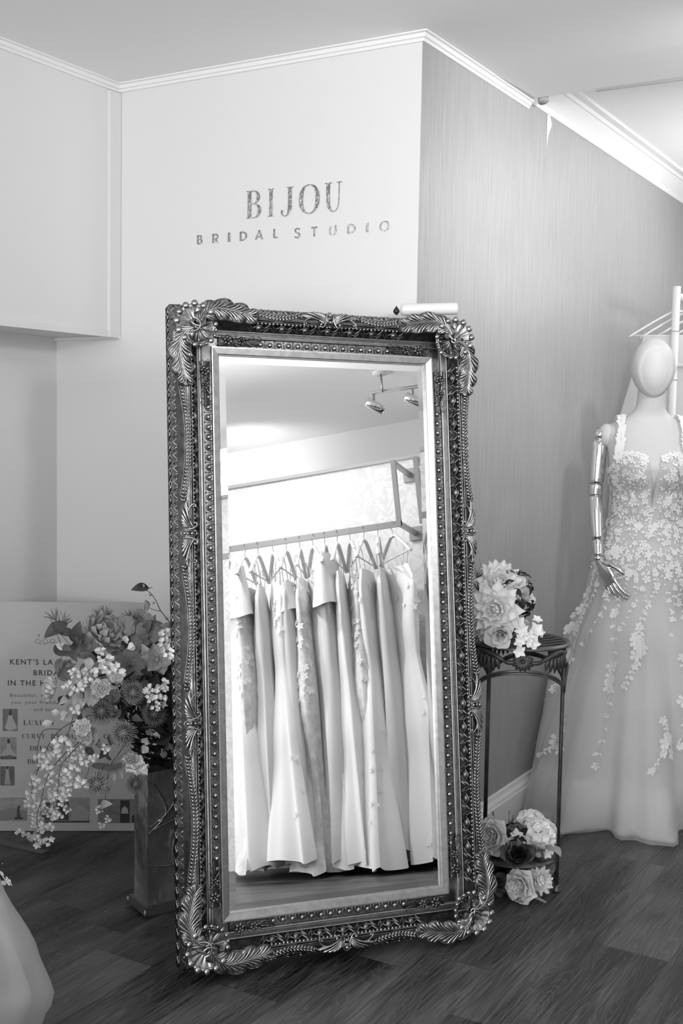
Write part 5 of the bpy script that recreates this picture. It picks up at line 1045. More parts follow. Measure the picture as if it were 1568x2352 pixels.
for p in ([(-.103,-.049,.40),(-.05,-.052,.30),(-.103,-.049,.24)], [(.02,-.05,.41),(-.04,-.053,.30),(-.10,-.050,.26)], [(-.09,-.050,.25),(0,-.053,.27),(.09,-.050,.23)], [(-.10,-.049,.15),(-.03,-.052,.14),(.05,-.050,.17)], [(.0,-.050,.26),(-.03,-.053,.18),(.01,-.050,.05)]):
    Q = catmull(p, 6); b.tube(Q, [.0012+.002*math.sin(pi*i/(len(Q)-1)) for i in range(len(Q))], 5)
b.build('satin_crease', M_plinth, vs_)
fa = empty('flower_arrangement', Matrix.Translation((-2.066, 2.55, .412)), 'big trailing arrangement of roses, thistles and white blossom on the wrapped pedestal', 'flowers')
flowers(fa, LEFT_T, LEFT_S)
rnd = random.Random(5); b = MB(); b2 = MB()
cc = Vector((-2.09, 2.53, .60))-Vector((-2.066, 2.55, .412))
lf = flower_mb('leafd', 0)
for k in range(420):
    a, e = rnd.uniform(0, 2*pi), rnd.uniform(-1, 1); rr = math.sqrt(1-e*e)*rnd.uniform(.5, 1)
    d = Vector((rr*math.cos(a)*.13, rr*math.sin(a)*.08, e*.17)); q = Matrix.Translation(cc+d) @ zto(d+Vector((0, -.05, 0)), rnd.uniform(0, 6)).to_4x4() @ Matrix.Scale(rnd.uniform(.035, .06), 4)
    b.add([tuple(v) for v in lf.v], lf.f, q)
tag(b.build('foliage', mat('deep foliage', .018, .7), fa), kind='stuff')
for k in range(60):
    a = rnd.uniform(0, 2*pi); p = Vector((.0, -.0, .0))+Vector((rnd.uniform(-.02, .03), rnd.uniform(-.03, .05), 0)); d = Vector((math.cos(a)*.06, math.sin(a)*.06, rnd.uniform(.03, .09)))
    b2.tube([p, p+d*.6, p+d+Vector((0, 0, -.01))], .0009, 3)
tag(b2.build('fringe', mat('dry fringe', .06, .7), fa), kind='stuff')

# ---- wrought iron plant stand
SC = Vector((-1.30, 3.27, 0)); RL = .142; ZT = .752
ps = empty('plant_stand', Matrix.Translation(SC), 'round wrought iron plant stand with slatted top and leaf apron, right of the mirror', 'plant stand')
LEGA = [R(0), R(42), R(152), R(232)]
def ring(R_, z, h=.008, wd=.007):
    b = MB(); b.lathe([(R_-wd, z), (R_-wd*.3, z+h*.5), (R_+wd*.2, z+h*.5), (R_+wd*.4, z+h*.1), (R_+wd, z+h*.2), (R_+wd, z-h*.5), (R_-wd, z-h*.5), (R_-wd, z)], 72); return b
ring(RL+.002, ZT, .010, .008).build('top_ring', M_ironhi, ps)
ring(RL-.012, ZT-.004, .007, .004).build('inner_ring', M_iron, ps)
da = R(62)
for i in range(9):
    y = (i-4)*.030; L2 = math.sqrt(max(0, (RL-.006)**2-y*y)); b = MB(); b.box((-L2, y-.007, ZT-.004), (L2, y+.007, ZT+.001), Matrix.Rotation(da, 4, 'Z')); b.build('slat', M_iron, ps)
ring(RL-.006, .100, .010, .005).build('shelf_ring', M_ironhi, ps)
b = MB(); b.lathe([(0, .096), (RL-.008, .096), (RL-.008, .101), (0, .101)], 48); b.build('shelf', M_iron, ps)
for a in LEGA:
    x, y = RL*math.cos(a), RL*math.sin(a); b = MB()
    for q in (-1, 0, 1):
        ox, oy = -math.sin(a)*q*.0042, math.cos(a)*q*.0042; b.tube([(x+ox, y+oy, .012), (x+ox, y+oy, ZT-.004)], .0034 if q else .0046, 7)
    lg = b.build('leg', M_iron, ps)
    b = MB(); b.lathe([(0, 0), (.009, 0), (.0125, .004), (.0125, .009), (.008, .013), (.009, .018), (.0075, .022), (0, .022)], 16, Matrix.Translation((x, y, 0))); b.build('foot', M_ironhi, lg)
def cyl(a, z, dr=0.): return ((RL+dr)*math.cos(a), (RL+dr)*math.sin(a), z)
def onleg(a0, a1, s, z, dr): return cyl(lerp(a0, a1, s), z, dr)
PAIRS = [(LEGA[3]-2*pi, LEGA[0]), (LEGA[0], LEGA[1]), (LEGA[1], LEGA[2]), (LEGA[2], LEGA[3])]
for a0, a1 in PAIRS:
    b = MB()
    for dz, r in ((0, .0042), (-.0075, .0034)):
        b.tube([onleg(a0, a1, s/24, .618+(.070*math.sin(pi*s/24)**.62)+dz, .003) for s in range(25)], r, 6)
    b.build('arch', M_ironhi if a0 < 0 else M_iron, ps)
def ap_leaf(b, a0, a1, s0, z0, s1, z1, wd0, bend=0., n=6, r=.0045):
    P = []; wd = wd0*1.75
    for i in range(n+1):
        t = i/n; P.append(onleg(a0, a1, lerp(s0, s1, t), lerp(z0, z1, t)+bend*math.sin(pi*t), .006))
    b.tube(P, [max(.0008, wd*math.sin(pi*min(1, .12+.86*i/n))**.8) for i in range(n+1)], 8, flat=.8)
for k, (a0, a1) in enumerate(PAIRS):
    if k in (1,): continue
    b = MB(); zc = .716
    for i in range(14):                                    # daisy like rosette
        a = 2*pi*i/14; ap_leaf(b, a0, a1, .5, zc, .5+.105*math.cos(a), zc+.026*math.sin(a)*(1 if math.sin(a) > 0 else 1.15), .0058, 0, 5)
    b.ell(onleg(a0, a1, .5, zc, .010), (.006,)*3, 8, 6); b.build('rosette', M_iron, ps)
    for e in (-1, 1):
        b = MB()
        ap_leaf(b, a0, a1, .5+e*.06, zc-.002, .5+e*.20, zc+.002, .005, -.004); ap_leaf(b, a0, a1, .5+e*.16, zc-.002, .5+e*.48, zc+.022, .0062, .010, 10)
        for i in range(6):
            t = i/5; s = .5+e*lerp(.24, .44, t); ap_leaf(b, a0, a1, s, zc+.010+.006*t, s+e*(-.03+.06*t), zc-.028-.012*math.sin(pi*t), .0048, -.004*0, 7)
        ap_leaf(b, a0, a1, .5+e*.36, zc+.012, .5+e*.30, zc+.024, .0050, .0, 7); ap_leaf(b, a0, a1, .5+e*.40, zc+.016, .5+e*.42, zc+.026, .0050, 0, 7); ap_leaf(b, a0, a1, .5+e*.44, zc+.014, .5+e*.49, zc+.024, .0045, 0, 7)
        b.build('scroll_leaf', M_iron, ps)
# bouquets
tb_ = empty('bouquet', Matrix.Translation((-1.33, 3.20, .757)), 'white dahlia and rose bouquet lying on the slatted top of the plant stand', 'bouquet', None)
flowers(tb_, TOP_T, TOP_S)
b = MB(); b.tube([(-.02, .02, .07), (-.03, .0, .03), (-.05, -.03, .012)], [.03, .022, .018], 12); b.ell((-.012, .012, .075), (.045, .045, .05), 12, 8); b.build('ribbon_handle', M_black, tb_)
rnd = random.Random(9); b = MB()
for k in range(80):
    a, e = rnd.uniform(0, 2*pi), rnd.uniform(-1, 1); rr = math.sqrt(1-e*e); d = Vector((rr*math.cos(a)*.055, rr*math.sin(a)*.055, e*.075))
    b.add(lf.v, lf.f, Matrix.Translation(Vector((.02, .03, .13))+d) @ zto(d, rnd.uniform(0, 6)).to_4x4() @ Matrix.Scale(.035, 4))
tag(b.build('foliage', mat('deep foliage', .018, .7), tb_), kind='stuff')
sb_ = empty('bouquet', Matrix.Translation((-1.29, 3.25, .101)), 'hydrangea and peony bouquet with a black rose, on the lower shelf of the plant stand', 'bouquet')
flowers(sb_, SHELF_T, SHELF_S)
b = MB()
for k in range(90):
    a, e = rnd.uniform(0, 2*pi), rnd.uniform(-.6, 1); rr = math.sqrt(1-e*e); d = Vector((rr*math.cos(a)*.065, rr*math.sin(a)*.05, e*.035))
    b.add(lf.v, lf.f, Matrix.Translation(Vector((0, 0, .035))+d) @ zto(d, rnd.uniform(0, 6)).to_4x4() @ Matrix.Scale(.04, 4))
tag(b.build('foliage', mat('deep foliage', .018, .7), sb_), kind='stuff')
fb_ = empty('bouquet', Matrix.Translation((-1.22, 3.17, 0)), 'white peony posy with a wrapped stem lying on the floor below the plant stand', 'bouquet')
flowers(fb_, FLOOR_T, [])
b = MB(); h0, h1 = Vector((-1.215, 3.13, .040)), Vector((-1.150, 3.155, .010)); o0 = Vector((-1.22, 3.17, 0))
for i in range(26):
    p = h0.lerp(h1, i/25)-o0; rr = lerp(.0075, .0035, i/25); b.ell(p, (rr, rr, rr), 9, 6)
b.build('wrapped_stem', mat('twine wrap', .20, .8, bump=(200, .5, .002)), fb_)
b = MB()
for k in range(60):
    a, e = rnd.uniform(0, 2*pi), rnd.uniform(-.2, 1); rr = math.sqrt(1-e*e); d = Vector((rr*math.cos(a)*.055, rr*math.sin(a)*.04, e*.04))
    b.add(lf.v, lf.f, Matrix.Translation(Vector((-.03, .02, .035))+d) @ zto(d, rnd.uniform(0, 6)).to_4x4() @ Matrix.Scale(.035, 4))
tag(b.build('foliage', mat('deep foliage', .018, .7), fb_), kind='stuff')
# clear glass bowl hung under the shelf
b = MB(); b.lathe([(.001, -.055), (.03, -.052), (.055, -.036), (.068, -.012), (.070, .0)], 28, Matrix.Translation((-1.215, 3.215, .095)))
tag(b.build('netting', mat('clear netting', .5, .25, alpha=.22)), 'crumpled sheer netting tucked below the lower shelf of the plant stand', 'netting')

# ------------------------------------------------------------------ mannequin and bridal gowns
TORSO = [  # z, half width, half depth, y offset
 (.10,.11,.09,.0),(.45,.14,.11,.0),(.80,.168,.125,.0),(.92,.170,.125,.0),(1.00,.150,.108,.0),(1.09,.122,.090,-.004),(1.15,.124,.094,-.008),(1.22,.140,.112,-.020),(1.265,.148,.118,-.022),(1.31,.152,.104,-.012),(1.345,.158,.088,-.003),
 (1.375,.166,.076,.004),(1.400,.160,.066,.010),(1.420,.132,.058,.014),(1.438,.092,.052,.016),(1.455,.064,.050,.014),(1.48,.052,.050,.008),(1.52,.049,.050,.0),(1.56,.048,.052,-.004),(1.60,.03,.03,-.004)]
def mannequin(M, label):
    root = empty('mannequin', M, label, 'mannequin')
    b = MB(); Z = [.10, .3, .6, .85]+[.9+.0125*i for i in range(57)]
    Z = [z for z in Z if z <= 1.60]
    def fn(u, v):
        z = Z[int(round(u*(len(Z)-1)))]; a, d, y0 = interp(TORSO, z); t = v*2*pi; c, s = math.cos(t), math.sin(t)
        e = .86 if 1.3 < z < 1.43 else 1.
        x = a*math.copysign(abs(c)**e, c); y = y0+d*math.copysign(abs(s)**e, s)
        if 1.18 < z < 1.31 and s < 0: y -= .022*math.exp(-((abs(x)-.068)/.04)**2)*math.sin(pi*(z-1.18)/.13)
        return (x, y, z)
    b.grid(fn, len(Z)-1, 44, None, False, True); b.build('body', M_mann, root)
    for e in (-1, 1):
        b = MB(); b.ell((e*.155, .006, 1.368), (.034, .044, .046), 16, 12); b.build('shoulder_cap', M_mann, root)
    b = MB()                                                    # faceless egg head with a mask like oval front
    def hd(u, v):
        t = pi*u; a = 2*pi*v; x = math.sin(t)*math.cos(a); y = math.sin(t)*math.sin(a); z = math.cos(t)
        p = Vector((x*.079*(1-.16*max(0, -z)**1.5), y*.088, z*.110+.0))
        if z < 0: p.y -= .012*(-z)*(1 if y < 0 else .4)
        q = (x/.78)**2+((z+.10)/.86)**2
        if y < 0: p.y *= 1-.10*max(0, min(1, (1-q)*3.2))**1.3; p.x *= 1
        if z < -.55 and y > 0: p.y *= .6
        return (p.x, p.y-.016, p.z+1.618)
    b.grid(hd, 60, 72, None, False, True); b.build('head', M_mann, root)
    # chromed jointed arms: ball, faceted upper arm, elbow joint, forearm, wrist, hand with five fingers
    for e in (-1, 1):
        sh, el, wr = Vector((e*.182, -.012, 1.352)), Vector((e*.192, -.030, 1.150)), Vector((e*.184, -.105, .935))
        arm = None
        def limb(p0, p1, r0, r1, r2_, name, par, n=14):
            b = MB(); K = 14
            rs = [lerp(r0, r1, min(1, i/K/.35)) if i/K < .35 else lerp(r1, r2_, (i/K-.35)/.65) for i in range(K+1)]; rs[0] *= .78; rs[-1] *= .93
            b.tube([p0.lerp(p1, i/K) for i in range(K+1)], rs, n); return b.build(name, M_chrome, par)
        b = MB(); b.ell(sh+Vector((0, 0, .020)), (.019, .019, .021), 16, 12); arm = b.build('shoulder_joint', M_chrome, root)
        b = MB(); b.box((-.004, -.012, -.012), (.022, .012, .012), Matrix.Translation(sh+Vector((-e*.012-.008, 0, .012)))); b.build('joint_plate', M_chrome, arm)
        limb(sh, sh.lerp(el, .80), .026, .0285, .0270, 'upper_arm', root)
        limb(sh.lerp(el, .80), el, .027, .0275, .0260, 'elbow_cuff', root)
        b = MB(); b.ell(el+Vector((-e*.004, 0, 0)), (.021, .021, .016), 14, 10); b.build('elbow_joint', M_chrome, root)
        limb(el, el.lerp(wr, .74), .025, .0270, .0205, 'forearm', root)
        limb(el.lerp(wr, .74), wr, .0205, .0205, .0175, 'wrist_cuff', root)
        b = MB(); b.ell(wr+Vector((0, 0, -.008)), (.018, .017, .012), 14, 8); b.build('wrist_joint', M_chrome, root)
        # hand: palm, thumb, fingers; X across the hand, Z down the arm
        hd_ = Vector((-e*.050, -.034, -.095)).normalized(); across = Vector((-e*.55, -.75, .1)); across = (across-hd_*across.dot(hd_)).normalized(); nrm = hd_.cross(across)
        HF = frame(wr+Vector((0, 0, -.012)), across, nrm, hd_) @ Matrix.Scale(1.14, 4); H = MB()
        P = [(0, .0135, .012), (.02, .017, .013), (.04, .0245, .014), (.062, .030, .0125), (.082, .031, .010), (.092, .027, .008)]
        H.grid(lambda u, v: (lambda q, t: (q[1]*math.cos(t), q[2]*math.sin(t)-.002, q[0]))(P[int(round(u*5))], 2*pi*v), 5, 18, HF, False, True)
        hand = H.build('hand', M_chrome, root)
        for i, (x0, Lf, dx, bend) in enumerate([(.024, .070, .10, .30), (.009, .078, .03, .38), (-.007, .073, -.03, .45), (-.021, .058, -.10, .52)]):
            f0 = Vector((x0, 0, .086)); f = MB(); d0 = Vector((dx, -.10, 1)).normalized(); d1 = Vector((dx, -bend, 1)).normalized(); d2 = Vector((dx, -bend*2., 1)).normalized()
            p1 = f0+d0*Lf*.42; p2 = p1+d1*Lf*.32; p3 = p2+d2*Lf*.26
            f.tube([f0-d0*.012, f0, f0.lerp(p1, .5), p1, p1.lerp(p2, .5), p2, p3-d2*.004, p3], [.0072, .0070, .0060, .0064, .0054, .0056, .0046, .0022], 9, HF)
            f.ell(p1, (.0066,)*3, 8, 6, HF); f.ell(p2, (.0058,)*3, 8, 6, HF); f.build('finger', M_chrome, hand)
        f = MB(); t0 = Vector((.012, -.004, .018)); t1 = Vector((.030, -.012, .042)); t2 = Vector((.043, -.020, .062)); t3 = Vector((.046, -.026, .084))
        f.tube([t0, t0.lerp(t1, .5), t1, t1.lerp(t2, .5), t2, t2.lerp(t3, .6), t3], [.010, .011, .0095, .0078, .0078, .0066, .0028], 9, HF); f.ell(t2, (.008,)*3, 8, 6, HF); f.build('thumb', M_chrome, hand)
    return root

def gown(M, label, wall=None, hem=None, seed=3, lace=1., hemcut=0.):
    """strapped lace bodice + tulle skirt; wall = local clamp function"""
    root = empty('bridal_gown', M, label, 'bridal gown'); rnd = random.Random(seed)
    inv = M.inverted()
    SK = hem or [(0, .46, .44), (.06, .44, .42), (.20, .38, .36), (.40, .32, .30), (.60, .248, .225), (.80, .190, .152), (.92, .174, .128), (1.0, .152, .112), (1.09, .126, .096)]
    def clampw(p):
        if wall is None: return p
        q = M @ Vector(p)
        if q.x < wall+.02: q.x = wall+.004+.016*math.exp((q.x-wall-.02)/.10)
        return inv @ q
    def S(t, z, off=0., pl=1., sc=1.):
        a, d = interp(SK, max(z, 0)); k = max(0, (1.02-z)/1.02); tw = (t+pi) % (2*pi)-pi
        f = 1+1.9*pl*k*(.045*math.sin(9*t+seed+2*z)+.030*math.sin(17*t+1.3+3*z)+.016*math.sin(31*t+2)+.05*k*math.sin(4*t+.8))
        sc = 1+(sc-1)*min(1, k*2.5) if sc > 1 else sc; x = a*f*sc*math.cos(t); y = d*f*sc*math.sin(t)*(1.0 if math.sin(t) < 0 else .9)
        x *= 1+off/.25; y *= 1+off/.25
        x_ = 1-hemcut*k*k*math.exp(-((tw+.85)/.65)**2); x *= x_; y *= x_; zz = z
        if z < .10: zz = max(.006, z+.012*math.sin(7*t+seed))
        return clampw((x, y, zz))
    def layer(name, m, z1, sc, off, ph, nz=34, nt=150, z0=.004, pl=1.):
        b = MB(); b.grid(lambda u, v: S(v*2*pi+ph, lerp(z1, z0, u**.8), off, pl, sc), nz, nt, None, False, True); return b.build(name, m, root)
    def skirt_pool(name, m, ph, z1, zoff):
        # hem pooling on the floor beyond the bell
        b = MB()
        def fn(u, v):
            t = v*2*pi+ph; p = Vector(S(t, lerp(.16, .02, min(1, u*2)))); c = Vector((0, 0, 0)); d = Vector((p.x, p.y, 0)).normalized()
            ex = max(0, u-.5)*2; o = ex*(.05+.035*math.sin(3*t+seed)+.02*math.sin(8*t)); z = .006+.030*math.sin(pi*ex)*(.5+.5*math.sin(11*t+seed)) if ex > 0 else p.z
            q = p+d*o; return clampw((q.x, q.y, max(.004, z+zoff)))
        b.grid(fn, 14, 150, None, False, True); return b.build(name, m, root)
    layer('skirt_lining', M_lining, 1.08, .80, 0, 0, 26, 90, .02, .6)
    layer('inner_tulle', M_tulle2, 1.06, .90, 0, .4)
    layer('outer_tulle', M_tulle, 1.06, 1.0, .006, 1.1)
    layer('over_tulle', M_tulle, 1.04, 1.07, .012, 2.3, 30, 130)
    skirt_pool('hem_flounce', M_tulle, 0, .2, .0); skirt_pool('hem_flounce', M_tulle, 1.9, .2, .006)
    # bodice shell with a plunging V front and sweetheart top
    def top(t):
        fr = math.sin(t) < 0; x = abs(math.cos(t))
        if not fr: return 1.20
        if x < .11: return 1.13+(x/.11)**.8*.150
        return 1.292+.020*math.sin(pi*min(1, (x-.11)/.74))-.050*max(0, x-.72)/.28
    def BS(t, z, off):
        a, d, y0 = interp(TORSO, z); c, s = math.cos(t), math.sin(t); x = (a+off)*c; y = y0+(d+off)*s
        if 1.18 < z < 1.31 and s < 0: y -= .022*math.exp(-((abs(x)-.068)/.04)**2)*math.sin(pi*(z-1.18)/.13)
        return (x, y, z)
    b = MB(); b.grid(lambda u, v: BS(v*2*pi+.0001, lerp(1.0, top(v*2*pi+.0001), u), .005), 22, 120, None, False, True); b.build('bodice', mat('bodice mesh', .44, .7), root)
    def surf(t, z, off):
        if z > 1.06: return Vector(BS(t, z, .006+off))
        return Vector(S(t, z, .016+off, 1., 1.08))
    b, gem = MB(), MB()
    def motif(t0, z0, ang, sc, kind, off=.002):
        P0 = surf(t0, z0, off); dt = .01; Tt = (surf(t0+dt, z0, off)-P0); kx = 1/max(1e-5, Tt.length/dt)
        def mp(x, y, h=0.):
            ca, sa = math.cos(ang), math.sin(ang); X, Y = x*ca-y*sa, x*sa+y*ca
            return surf(t0+X*kx, min(z0+Y, top(t0)+.008 if z0 > 1.06 else 9), off+h)
        o = len(b.v)
        if kind == 'leaf':
            pts = [(0, 0), (.28, .35), (.30, .62), (0, 1.1), (-.30, .62), (-.28, .35)]
            b.add([mp(0, .5*sc, .003)]+[mp(p[0]*sc, p[1]*sc) for p in pts], [(0, i+1, (i+1) % 6+1) for i in range(6)])
        else:
            n = 5
            for i in range(n):
                a = 2*pi*i/n; c_, s_ = math.cos(a), math.sin(a); w = .36
                q = [(0, 0), (.62*c_-w*s_, .62*s_+w*c_), (1.02*c_-.26*s_, 1.02*s_+.26*c_), (1.02*c_+.26*s_, 1.02*s_-.26*c_), (.62*c_+w*s_, .62*s_-w*c_)]
                b.add([mp(p[0]*sc, p[1]*sc, .0035*(j > 0)) for j, p in enumerate(q)], [(0, 1, 2, 3, 4)])
            if rnd.random() < .5: gem.ell(mp(0, 0, .004), (.0016,)*3, 5, 3)
    def vine(t0, z0, t1, z1, n, sc, curl=.25):
        ts = []
        for i in range(n+1):
            s = i/n; ts.append((lerp(t0, t1, s)+curl*.25*math.sin(pi*s*1.3), lerp(z0, z1, s)))
        b.tube([surf(t, z, .003) for t, z in ts], .0011, 4)
        for i, (t, z) in enumerate(ts):
            base = math.atan2((z1-z0), (t1-t0)*.25+1e-4)
            for e in (-1, 1):
                if rnd.random() < .85: motif(t, z, base-pi/2+e*rnd.uniform(.6, 1.2), sc*rnd.uniform(.7, 1.2), 'leaf')
            if i % 4 == 0: motif(t, z, rnd.uniform(0, 6), sc*rnd.uniform(.6, 1.), 'flower')
    NB = int(1500*lace)
    for k in range(NB):
        t = rnd.uniform(-pi, 0) if rnd.random() < .8 else rnd.uniform(0, pi); z = rnd.uniform(.86, 1.31)
        if z > top(t)-.004 or (z > 1.12 and t < 0 and abs(math.cos(t)) < .15): continue
        motif(t, z, rnd.uniform(0, 6.3), rnd.uniform(.008, .015), 'leaf' if rnd.random() < .84 else 'flower')
    for k in range(70):                                          # scalloped top edge
        t = -pi+pi*k/69
        if abs(math.cos(t)) < .15: continue
        motif(t, top(t)-.004, rnd.uniform(-1.2, 1.2), .012, 'leaf' if k % 3 else 'flower')
    for e in (-1, 1):                                            # fan under each bust
        for i in range(9): b.tube([surf(-pi/2+e*(.55), 1.17, .003), surf(-pi/2+e*(.45+(i-4)*.035), 1.12, .003), surf(-pi/2+e*(.42+(i-4)*.07), 1.065, .003)], .0009, 4)
    for k in range(int(26*lace)):                                # hip sprays growing sparser
        t = -pi+pi*(k+rnd.uniform(.1, .9))/(26*lace) if k % 4 else rnd.uniform(0, pi); z0 = rnd.uniform(.80, .98); vine(t, z0, t+rnd.uniform(-.18, .18), z0-rnd.uniform(.12, .26), 8, rnd.uniform(.011, .016))
    for k, (t, z0, z1) in enumerate([(-2.75, .66, .44), (-2.15, .74, .22), (-1.75, .70, .50), (-1.2, .60, .30), (-.75, .68, .42), (-2.5, .36, .22), (-1.5, .40, .24), (-2.95, .78, .60), (-.3, .7, .4)]):
        vine(t, z0, t+.12*math.sin(k*2.), z1, 12, .017)
        for j in range(4): motif(t+rnd.uniform(-.05, .08), lerp(z0, z1, .45)+rnd.uniform(-.05, .05), rnd.uniform(0, 6), .021, 'flower')
    for e in (-1, 1):                                            # lace shoulder straps
        ST_ = catmull([BS(-pi/2+e*.92, 1.285, .008), (e*.116, -.094, 1.330), (e*.112, -.076, 1.385), (e*.108, -.030, 1.436), (e*.105, .03, 1.438), (e*.10, .082, 1.37), (e*.09, .105, 1.22)], 7)
        b.tube(ST_, .0013, 4)
        for i, p in enumerate(ST_):
            for q in (-1, 1):
                d = (ST_[min(i+1, len(ST_)-1)]-ST_[max(0, i-1)]).normalized(); c = Vector(p)-Vector((e*.08, .01, 1.33)); nr = (c-d*c.dot(d)).normalized(); x = d.cross(nr)
                Mx = frame(p+nr*.002, x, d, nr) @ Matrix.Rotation(q*rnd.uniform(.5, 1.1), 4, 'Z'); s_ = rnd.uniform(.016, .026)
                b.add([(0, 0, 0), (.3*s_, .35*s_, .001), (.32*s_, .65*s_, .002), (0, 1.1*s_, 0), (-.32*s_, .65*s_, .002), (-.3*s_, .35*s_, .001)], [(0, 1, 2, 3, 4, 5)], Mx)
    for k in range(int(160*lace)):
        t = rnd.uniform(-pi, 0); z = rnd.uniform(.1, 1.25)
        if z < top(t): gem.ell(surf(t, z, .006), (.0012,)*3, 4, 3)
    tag(b.build('lace_applique', M_lace, root), kind='stuff'); tag(gem.build('sequins', M_gem, root), kind='stuff')
    return root
MM = Matrix.Translation((-1.206, 4.250, 0)) @ Matrix.Rotation(R(25), 4, 'Z')
mannequin(MM, 'white faceless mannequin with chrome jointed arms wearing the lace bridal gown')
gown(MM, 'lace and tulle bridal gown worn by the chrome armed mannequin on the right', -1.512, hemcut=.46)
# second gown, only its skirt edge reaches into the photograph at the lower left
MG = Matrix.Translation((-2.15, 1.40, 0)) @ Matrix.Rotation(R(70), 4, 'Z')
gown(MG, 'white tulle gown whose skirt edge shows at the lower left of the picture', None,
     [(0, .40, .40), (.06, .43, .43), (.14, .45, .45), (.25, .42, .42), (.40, .365, .365), (.60, .29, .29), (.80, .22, .20), (.92, .182, .150), (1.0, .160, .126), (1.09, .130, .100)], 11, .5)
b = MB(); b.lathe([(0, .0), (.13, 0), (.13, .008), (.02, .014), (.014, .03), (.014, 1.0), (0, 1.0)], 24)
b = b.build('stand_pole', M_chrome); 
dm = empty('dress_form', MG, 'dress form on a round chrome foot inside the lower left gown', 'dress form'); b.parent = dm
b = MB(); Zs = [.86+.02*i for i in range(30)]
b.grid(lambda u, v: (lambda z, t: (lambda q: (q[0]*math.cos(t), q[2]+q[1]*math.sin(t), z))(interp(TORSO, z)))(lerp(.86, 1.47, u), 2*pi*v), 30, 32, None, False, True); b.build('torso', M_mann, dm)

# ---- white clothes rail behind the mannequin with hanging gowns
wr = empty('clothes_rail', Matrix.Translation((-1.29, 4.86, 0)), 'white tubular clothes rail standing behind the mannequin', 'clothes rail')
b = MB(); b.tube([(0, 0, .02), (0, 0, 1.985)], .0165, 18); b.build('upright', M_white, wr)
b = MB(); b.tube([(0, 0, 1.80), (0, 0, 1.803)], .0180, 18); b.tube([(0, 0, 1.60), (0, 0, 1.603)], .0180, 18); b.build('collar', mat('grey ring', .35, .4), wr)
b = MB(); b.tube([(0, 0, 1.945), (.25, 1.3, 1.945)], .014, 14); b.build('cross_bar', M_white, wr)
b = MB(); b.tube([(.25, 1.3, .02), (.25, 1.3, 1.985)], .0165, 14); b.build('upright', M_white, wr)
b = MB(); b.box((-.25, -.015, 0), (.25, .015, .025)); b.build('foot', M_white, wr)
b = MB(); b.box((0, 1.285, 0), (.5, 1.315, .025)); b.build('foot', M_white, wr)
b = MB(); b.tube([(-.17, 0, 1.66), (.30, 0, 1.66)], .008, 10); b.build('brace', M_white, wr)
def hanger_mb(w=.21):
    b = MB()
    for e in (-1, 1):
        P = catmull([(0, 0, .0), (e*.03, 0, .002), (e*w*.55, 0, -.045), (e*w, .0, -.105)], 5); b.tube(P, [.009, .011, .012]+[.010]*(len(P)-6)+[.010, .011, .008], 8, flat=.55)
    b.tube([(-w*.93, 0, -.098), (w*.93, 0, -.098)], .0035, 6); return b
def hook_mb():
    b = MB(); b.tube(catmull([(0, 0, 0), (0, 0, .028), (.012, 0, .040), (.018, 0, .055), (.010, 0, .072), (-.006, 0, .075), (-.016, 0, .062)], 5), .0016, 6); return b
HG_ME, HK_ME = hanger_mb().mesh('shoulder_bar'), hook_mb().mesh('hook'); HG_ME.materials.append(M_hang); HK_ME.materials.append(M_steel)
M_hw = mat('white hanger', .72, .4)
def hanger(M, label, group, white=False):
    h = empty('clothes_hanger', M, label, 'hanger', group); a = place(HG_ME, 'shoulder_bar', h); place(HK_ME, 'hook', h)
    if white: a.material_slots[0].link = 'OBJECT'; a.material_slots[0].material = M_hw
    return h
for i, t in enumerate((.04, .11, .19, .28)):
    p = Vector((-1.29+.25*t, 4.86+1.3*t, 1.945-.060)); M = Matrix.Translation(p) @ Matrix.Rotation(R(20+5*i), 4, 'Z') 
    hanger(M, 'white hanger on the white clothes rail behind the mannequin', 'white hangers on the rail behind the mannequin', True)
    b = MB(); rnd = random.Random(i)
    def fn(u, v):
        t_ = v*2*pi; z = lerp(-.10, -1.70, u); a = lerp(.15, .25, min(1, u*4)) if u < .25 else lerp(.25, .29, (u-.25)/.75); d = lerp(.02, .07, u)
        f = 1+.12*u*math.sin(8*t_+i); return (a*f*math.cos(t_), d*f*math.sin(t_), z)
    b.grid(fn, 20, 60, None, False, True)
    o = b.build('hanging_gown', M_tulle2 if i % 2 == 0 else M_satin, None, M)
    tag(o, ['sheer white gown hanging nearest on the rail behind the mannequin', 'ivory satin gown hanging second on the rail behind the mannequin', 'sheer gown hanging third on the rail behind the mannequin', 'ivory gown hanging farthest on the rail behind the mannequin'][i], 'gown', 'gowns on the rail behind the mannequin')

# ------------------------------------------------------------------ gown rails on the partition (seen in the mirror)
XR, ZR = .70, 1.568
def rail(y0, y1, label, posts):
    r = empty('gown_rail', Matrix.Translation((XR, y0, ZR)), label, 'gown rail', 'steel gown rails on the papered partition')
    Ly = y1-y0; MB().box((-.010, 0, -.014), (.010, Ly, .014)).build('hanging_bar', M_steel, r)
    for y in posts:
        y -= y0; s = -.011 if y > .01 else -.011
        MB().box((-.011, y-.011, -.011), (.011, y+.011, .306)).build('upright', M_steel, r)
        for z in (0, .300):
            ar = MB().box((-.0105, y-.010, z-.0105), (1.0-XR, y+.010, z+.0105)).build('wall_arm', M_steel, r)
            MB().box((1.0-XR, y-.034, z-.034), (1.02-XR, y+.034, z+.034)).build('flange', M_steel, ar)
    return r
rail(1.02, 2.262, 'brushed steel gown rail under the left part of the papered partition', (2.251,))
rail(2.352, 3.50, 'brushed steel gown rail beyond the first, at the right edge of the mirror', (2.363, 3.49))
